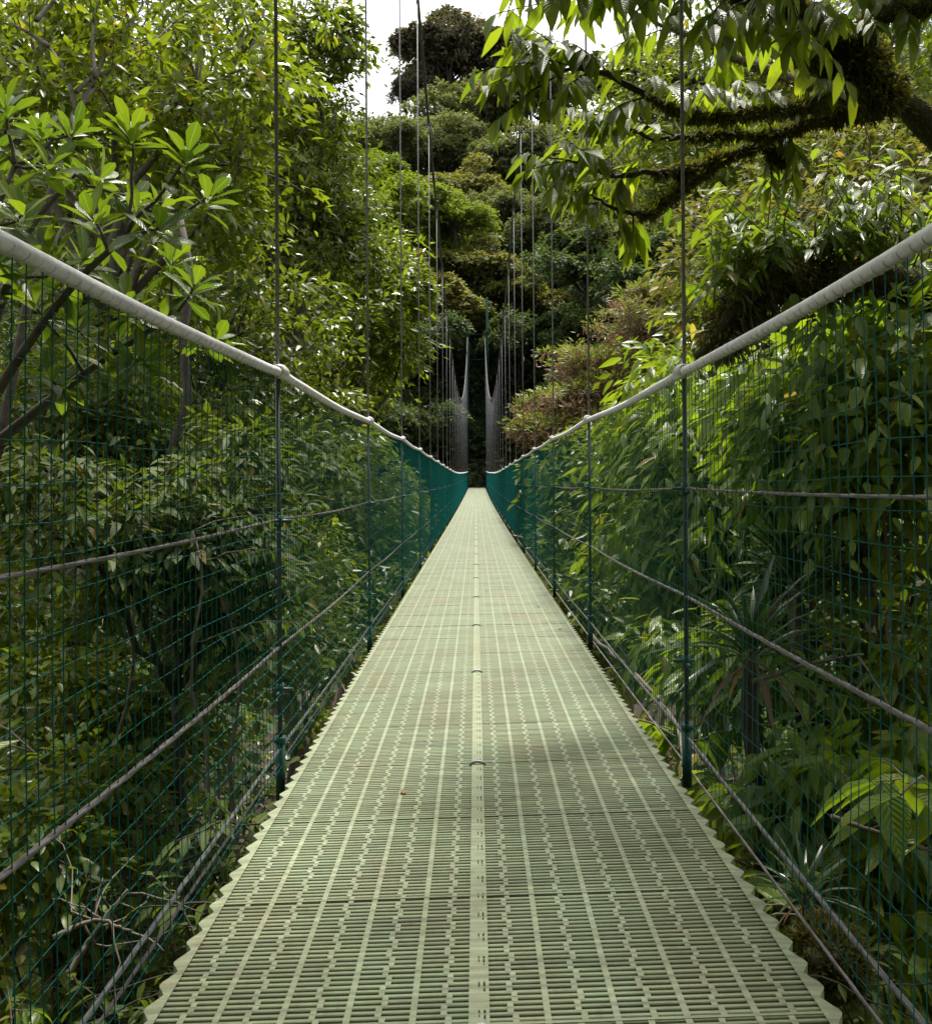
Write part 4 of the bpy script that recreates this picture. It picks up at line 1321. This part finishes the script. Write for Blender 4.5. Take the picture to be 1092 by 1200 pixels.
# strap-leaved plants
def strap_proto():
    rng = np.random.default_rng(97)
    o = empty('strap_leaf_plant', (0, 0, 0), '-', 'plant', 'strap-leaved plants')
    lf, st = MB(), MB()
    n = 34
    an = np.arange(n) * 2.4
    el = np.linspace(1.45, .35, n)
    D = np.stack([np.cos(an) * np.cos(el), np.sin(an) * np.cos(el), np.sin(el)], 1)
    put_leaves(lf, D * .04, D, np.stack([-np.cos(an) * np.sin(el), -np.sin(an) * np.sin(el), np.cos(el)], 1), .75 + .25 * rng.random(n), 'strap', .085, rng, bend=.7 + .9 * rng.random(n))
    m = 7
    D = np.stack([np.cos(an[:m]), np.sin(an[:m]), -.6 * np.ones(m)], 1)
    dl = MB()
    put_leaves(dl, D * .05, D, np.tile([0, 0, 1.], (m, 1)), .55 + .2 * rng.random(m), 'strap', .08, rng)
    st.tube([(0, 0, -.2), (0, 0, .02), (0, 0, .1)], [.05, .06, .04], 8)
    st.build('stem', M['bark'], o)
    lf.build('foliage', M['lf_strap'], o)
    dl.build('dead_leaves', M['lf_dead'], o)
    return o
ST = strap_proto()
for (a, b_, d), s, rz, lab in [((880, 775, 5.3), .62, 0, 'dark strap-leaved plant perched right of the first right hanger'),
                               ((930, 690, 6.2), .7, 1, 'strap-leaved plant higher up, behind the dark one at the right'),
                               ((940, 1060, 4.0), .28, 2, 'small tuft of strap leaves on the mossy rock beside the deck')]:
    p = L(a, b_, d)
    g = float(G(p[0], p[1]))
    o = place(ST, p[0], p[1], p[2], rz, s, lab)
    if b_ < 900:      # on a mossy stump
        mb = MB()
        rng = np.random.default_rng(int(a))
        mb.tube(wobble((p[0] + .1, p[1] + .1, g - .2), (p[0], p[1], p[2] - .05), 10, .05, rng), np.linspace(.07, .05, 10) * (1 + .1 * rng.normal(size=10)), 10)
        s_ = mb.build('stump', M['bark_dark'], None, (p[0], p[1], g))
        s_.location = (p[0], p[1], g)
        tag(s_, 'mossy stump under ' + ('the dark strap-leaved plant' if a < 900 else 'the higher strap-leaved plant'), 'stump')

# bare thin stems
def stems():
    rng = np.random.default_rng(99)
    spots = [((275, 900, 7), (262, 640, 7.2), 'left', .022), ((240, 880, 6.5), (225, 620, 6.8), 'left', .018), ((160, 900, 7.5), (150, 600, 7.6), 'left', .02), ((210, 900, 8.5), (212, 250, 8.8), 'tall', .07),
             ((1005, 900, 6.0), (985, 640, 6.2), 'right', .016), ((1020, 960, 5.6), (1035, 600, 5.8), 'right', .018), ((930, 820, 7), (925, 640, 7), 'right', .014)]
    names = {0: 'bare brown stem nearest the first left hanger', 1: 'bare brown stem second from the first left hanger', 2: 'bare stem in the middle of the left mesh bay', 3: 'dark mossy trunk rising behind the left handrail',
             4: 'thin stem behind the right mesh, left of two close together', 5: 'thin stem behind the right mesh, right of two close together', 6: 'short thin stem behind the middle right cable'}
    for i, (a, b_, k, r) in enumerate(spots):
        p, q = L(*a), L(*b_)
        p[2] = float(G(p[0], p[1])) - .1
        o = empty('bare_stem' if i != 3 else 'dead_trunk', p, names[i], 'tree')
        mb = MB()
        t = wobble(p, q, 14, .05, rng)
        mb.tube(t, np.linspace(r, r * .5, 14), 8)
        mb.build('trunk', M['bark_dark'] if i == 3 else M['twig'], o, p)
        tw = MB()
        lf = MB()
        for _ in range(7):
            s = t[rng.integers(5, 14)]
            e = s + np.array([rng.normal() * .4, rng.normal() * .3, .25 * rng.random()])
            drooping_twig(lf, tw, s, e, 8, .15, rng, w=.4, kind='ovate', r=r * .3)
        tw.build('limbs', M['twig'], o, p)
        lf.build('crown', M['lf_under'], o, p)
stems()

# fallen branches caught behind the right mesh and lying at the lower left
def fallen(name, pts, r, label, seed, side=True):
    rng = np.random.default_rng(seed)
    P = [L(*p) for p in pts]
    o = empty(name, P[0], label, 'branch')
    mb = MB()
    q = resample(P, 20)
    mb.tube(q + rng.normal(size=q.shape) * r * .25, np.linspace(r, r * .45, 20), 8)
    mb.build('wood', M['twig'], o, P[0])
    tw = MB()
    for _ in range(6):
        s = q[rng.integers(4, 20)]
        tw.tube(wobble(s, s + rng.normal(size=3) * .25, 6, .12, rng), np.linspace(r * .4, r * .15, 6), 5)
    tw.build('twig', M['twig'], o, P[0])
fallen('fallen_branch', [(880, 802, 5.2), (950, 780, 5.1), (1010, 770, 5.0)], .016, 'pale fallen branch slanting up to the right above the lowest right cable', 1)
fallen('fallen_branch', [(970, 960, 4.4), (1040, 985, 4.3), (1110, 1010, 4.3)], .014, 'brown fallen branch among stems low at the right', 2)
fallen('fallen_branch', [(690, 745, 8.0), (740, 790, 7.0), (790, 850, 6.0), (800, 900, 5.4)], .02, 'dark bough running down beside the right deck edge', 3)
fallen('fallen_branch', [(75, 1140, 4.6), (110, 1085, 4.7), (145, 1040, 4.8)], .016, 'pale dead branch standing askew at the lower left', 4)
fallen('fallen_branch', [(60, 1095, 4.5), (110, 1075, 4.6), (150, 1090, 4.6)], .014, 'grey dead branch lying across the askew one at the lower left', 5)

def rock():
    rng = np.random.default_rng(13)
    p = L(965, 1125, 3.7)
    p[2] = max(p[2], float(G(p[0], p[1])))
    mb = MB()
    n, m = 14, 20
    th = np.linspace(0, np.pi, n)[:, None]
    ph = np.linspace(0, 2 * np.pi, m, endpoint=False)[None]
    d = np.stack([np.sin(th) * np.cos(ph), np.sin(th) * np.sin(ph), np.cos(th) * np.ones_like(ph)], -1)
    r = 1 + .16 * np.sin(d[..., 0] * 4 + 1) * np.cos(d[..., 1] * 5) + .1 * np.sin(d[..., 2] * 7 + d[..., 0] * 3)
    v = p + d * r[..., None] * np.array([.13, .16, .12])
    i, j = np.meshgrid(np.arange(n - 1), np.arange(m), indexing='ij')
    a, b_ = i * m + j, i * m + (j + 1) % m
    mb.add(v.reshape(-1, 3), np.stack([a, b_, b_ + m, a + m], -1).reshape(-1, 4))
    o = empty('rock', p, 'mossy brown rock beside the deck at the lower right', 'rock')
    mb.build('stone', M['rock'], o, p)
    ms = MB()
    k = 2600
    dd = rnd_dir(k, rng)
    put_leaves(ms, p + dd * np.array([.13, .16, .12]), dd + rng.normal(size=(k, 3)) * .5, rnd_dir(k, rng), .03 + .03 * rng.random(k), 'flat', .3, rng)
    ms.build('moss', M['moss'], o, p)
    # earth under it
rock()

# ground cover
def cover(name, mat, n, label, xr, yr, Lf, kind, w, seed, per=9, el=.6, dens=None, keep=None):
    rng = np.random.default_rng(seed)
    mb = MB()
    x = rng.uniform(*xr, n)
    y = yr[0] + (yr[1] - yr[0]) * rng.random(n) ** 1.4
    if keep is not None:
        k = keep(x, y, rng)
        x, y = x[k], y[k]
    n = len(x)
    z = G(x, y)
    idx = np.repeat(np.arange(n), per)
    m = len(idx)
    an = rng.random(m) * 2 * np.pi
    e = el + rng.normal(size=m) * .3
    D = np.stack([np.cos(an) * np.cos(e), np.sin(an) * np.cos(e), np.sin(e)], 1)
    sc_ = (.6 + .9 * rng.random(n))[idx]
    h = rng.random(m) * .5 * sc_ * Lf * 3
    P = np.stack([x[idx], y[idx], z[idx] + h], 1) + np.stack([np.cos(an), np.sin(an), an * 0], 1) * .04
    put_leaves(mb, P, D, np.tile([0, 0, 1.], (m, 1)) + rng.normal(size=(m, 3)) * .3, Lf * sc_ * (.6 + .7 * rng.random(m)), kind, w, rng)
    o = mb.build(name, M[mat])
    tag(o, label, 'ground cover', kind='stuff')
cover('undergrowth', 'lf_under', 17000, 'dark leafy undergrowth covering the banks of the ravine', (-14, 14), (.8, 34), .13, 'ovate', .42, 201)
cover('undergrowth', 'lf_mid', 14000, 'lighter green undergrowth farther down the ravine', (-30, 30), (8, 84), .34, 'flat', .5, 202)
cover('leaf_litter', 'lf_dead', 7000, 'brown dead leaves littering the near banks', (-7, 7), (.5, 9), .10, 'flat', .45, 203, per=3, el=.05)
cover('low_herbs', 'lf_fern', 2600, 'small bright herbs on the near banks', (-7, 7), (1, 8), .12, 'ovate', .5, 204, per=8)

# specks and leaves dropped on the deck
for i, (px, d, s, lab) in enumerate([(503, 9.6, .05, 'small dark leaf lying on the deck left of its middle strip, farther off'), (570, 9.4, .05, 'small dark leaf lying on the deck just right of its middle strip'),
                                     (632, 8.2, .06, 'brown leaf lying at the right deck edge, the farther one'), (652, 6.9, .05, 'brown leaf lying near the right deck edge, the nearer one'), (470, 3.3, .045, 'curled brown leaf on the near left part of the deck')]):
    rng = np.random.default_rng(i)
    p = B(d, (px - VX) / F * d, .006)
    mb = MB()
    put_leaves(mb, [p], [(math.cos(i * 2.), math.sin(i * 2.), .12)], [(.2, 0, 1.)], s, 'ovate', .5, rng)
    tag(mb.build('fallen_leaf', M['lf_dead'], None, p), lab, 'leaf')

# ------------------------------------------------------------------ light
SUN_EL, SUN_AZ = 66.0, 12.0     # azimuth: degrees to the right of the bridge direction
w = bpy.data.worlds.new('World')
sc.world = w
w.use_nodes = True
nt = w.node_tree
nt.nodes.clear()
wo = N(nt, 'ShaderNodeOutputWorld')
bg = N(nt, 'ShaderNodeBackground')
bg.inputs[1].default_value = .09
sky = N(nt, 'ShaderNodeTexSky')
sky.sky_type = 'NISHITA'
sky.sun_disc = False
sky.sun_elevation = R(SUN_EL)
sky.sun_rotation = R(SUN_AZ)
sky.air_density = 1.0
sky.dust_density = 2.0
tc = N(nt, 'ShaderNodeTexCoord')
no = N(nt, 'ShaderNodeTexNoise')
no.inputs['Scale'].default_value = 3.2
no.inputs['Detail'].default_value = 7
no.inputs['Roughness'].default_value = .6
nt.links.new(tc.outputs['Generated'], no.inputs['Vector'])
mr = N(nt, 'ShaderNodeMapRange')
mr.inputs[1].default_value = .36
mr.inputs[2].default_value = .56
mr.inputs[3].default_value = .4
nt.links.new(no.outputs[0], mr.inputs[0])
mx = N(nt, 'ShaderNodeMix', data_type='RGBA')
nt.links.new(mr.outputs[0], mx.inputs[0])
nt.links.new(sky.outputs[0], mx.inputs[6])
mx.inputs[7].default_value = (8.2, 8.3, 8.2, 1)
nt.links.new(mx.outputs[2], bg.inputs[0])
nt.links.new(bg.outputs[0], wo.inputs[0])

sun = bpy.data.lights.new('sun', 'SUN')
sun.energy = 3.3
sun.angle = R(9)
sun.color = (1, .955, .86)
so = bpy.data.objects.new('sun', sun)
e, a = R(SUN_EL), R(SUN_AZ)
from mathutils import Vector
dv = Vector((math.sin(a) * math.cos(e), math.cos(a) * math.cos(e), math.sin(e)))
so.rotation_euler = dv.to_track_quat('Z', 'Y').to_euler()
so.location = (0, 0, 60)
C.objects.link(so)

sc.view_settings.view_transform = 'Standard'
sc.view_settings.look = 'None'
sc.view_settings.exposure = 1.42
sc.view_settings.gamma = 1
cy = sc.cycles
cy.max_bounces = 7
cy.diffuse_bounces = 3
cy.glossy_bounces = 2
cy.transmission_bounces = 4
cy.transparent_max_bounces = 4
cy.use_denoising = True
cy.sample_clamp_indirect = 6
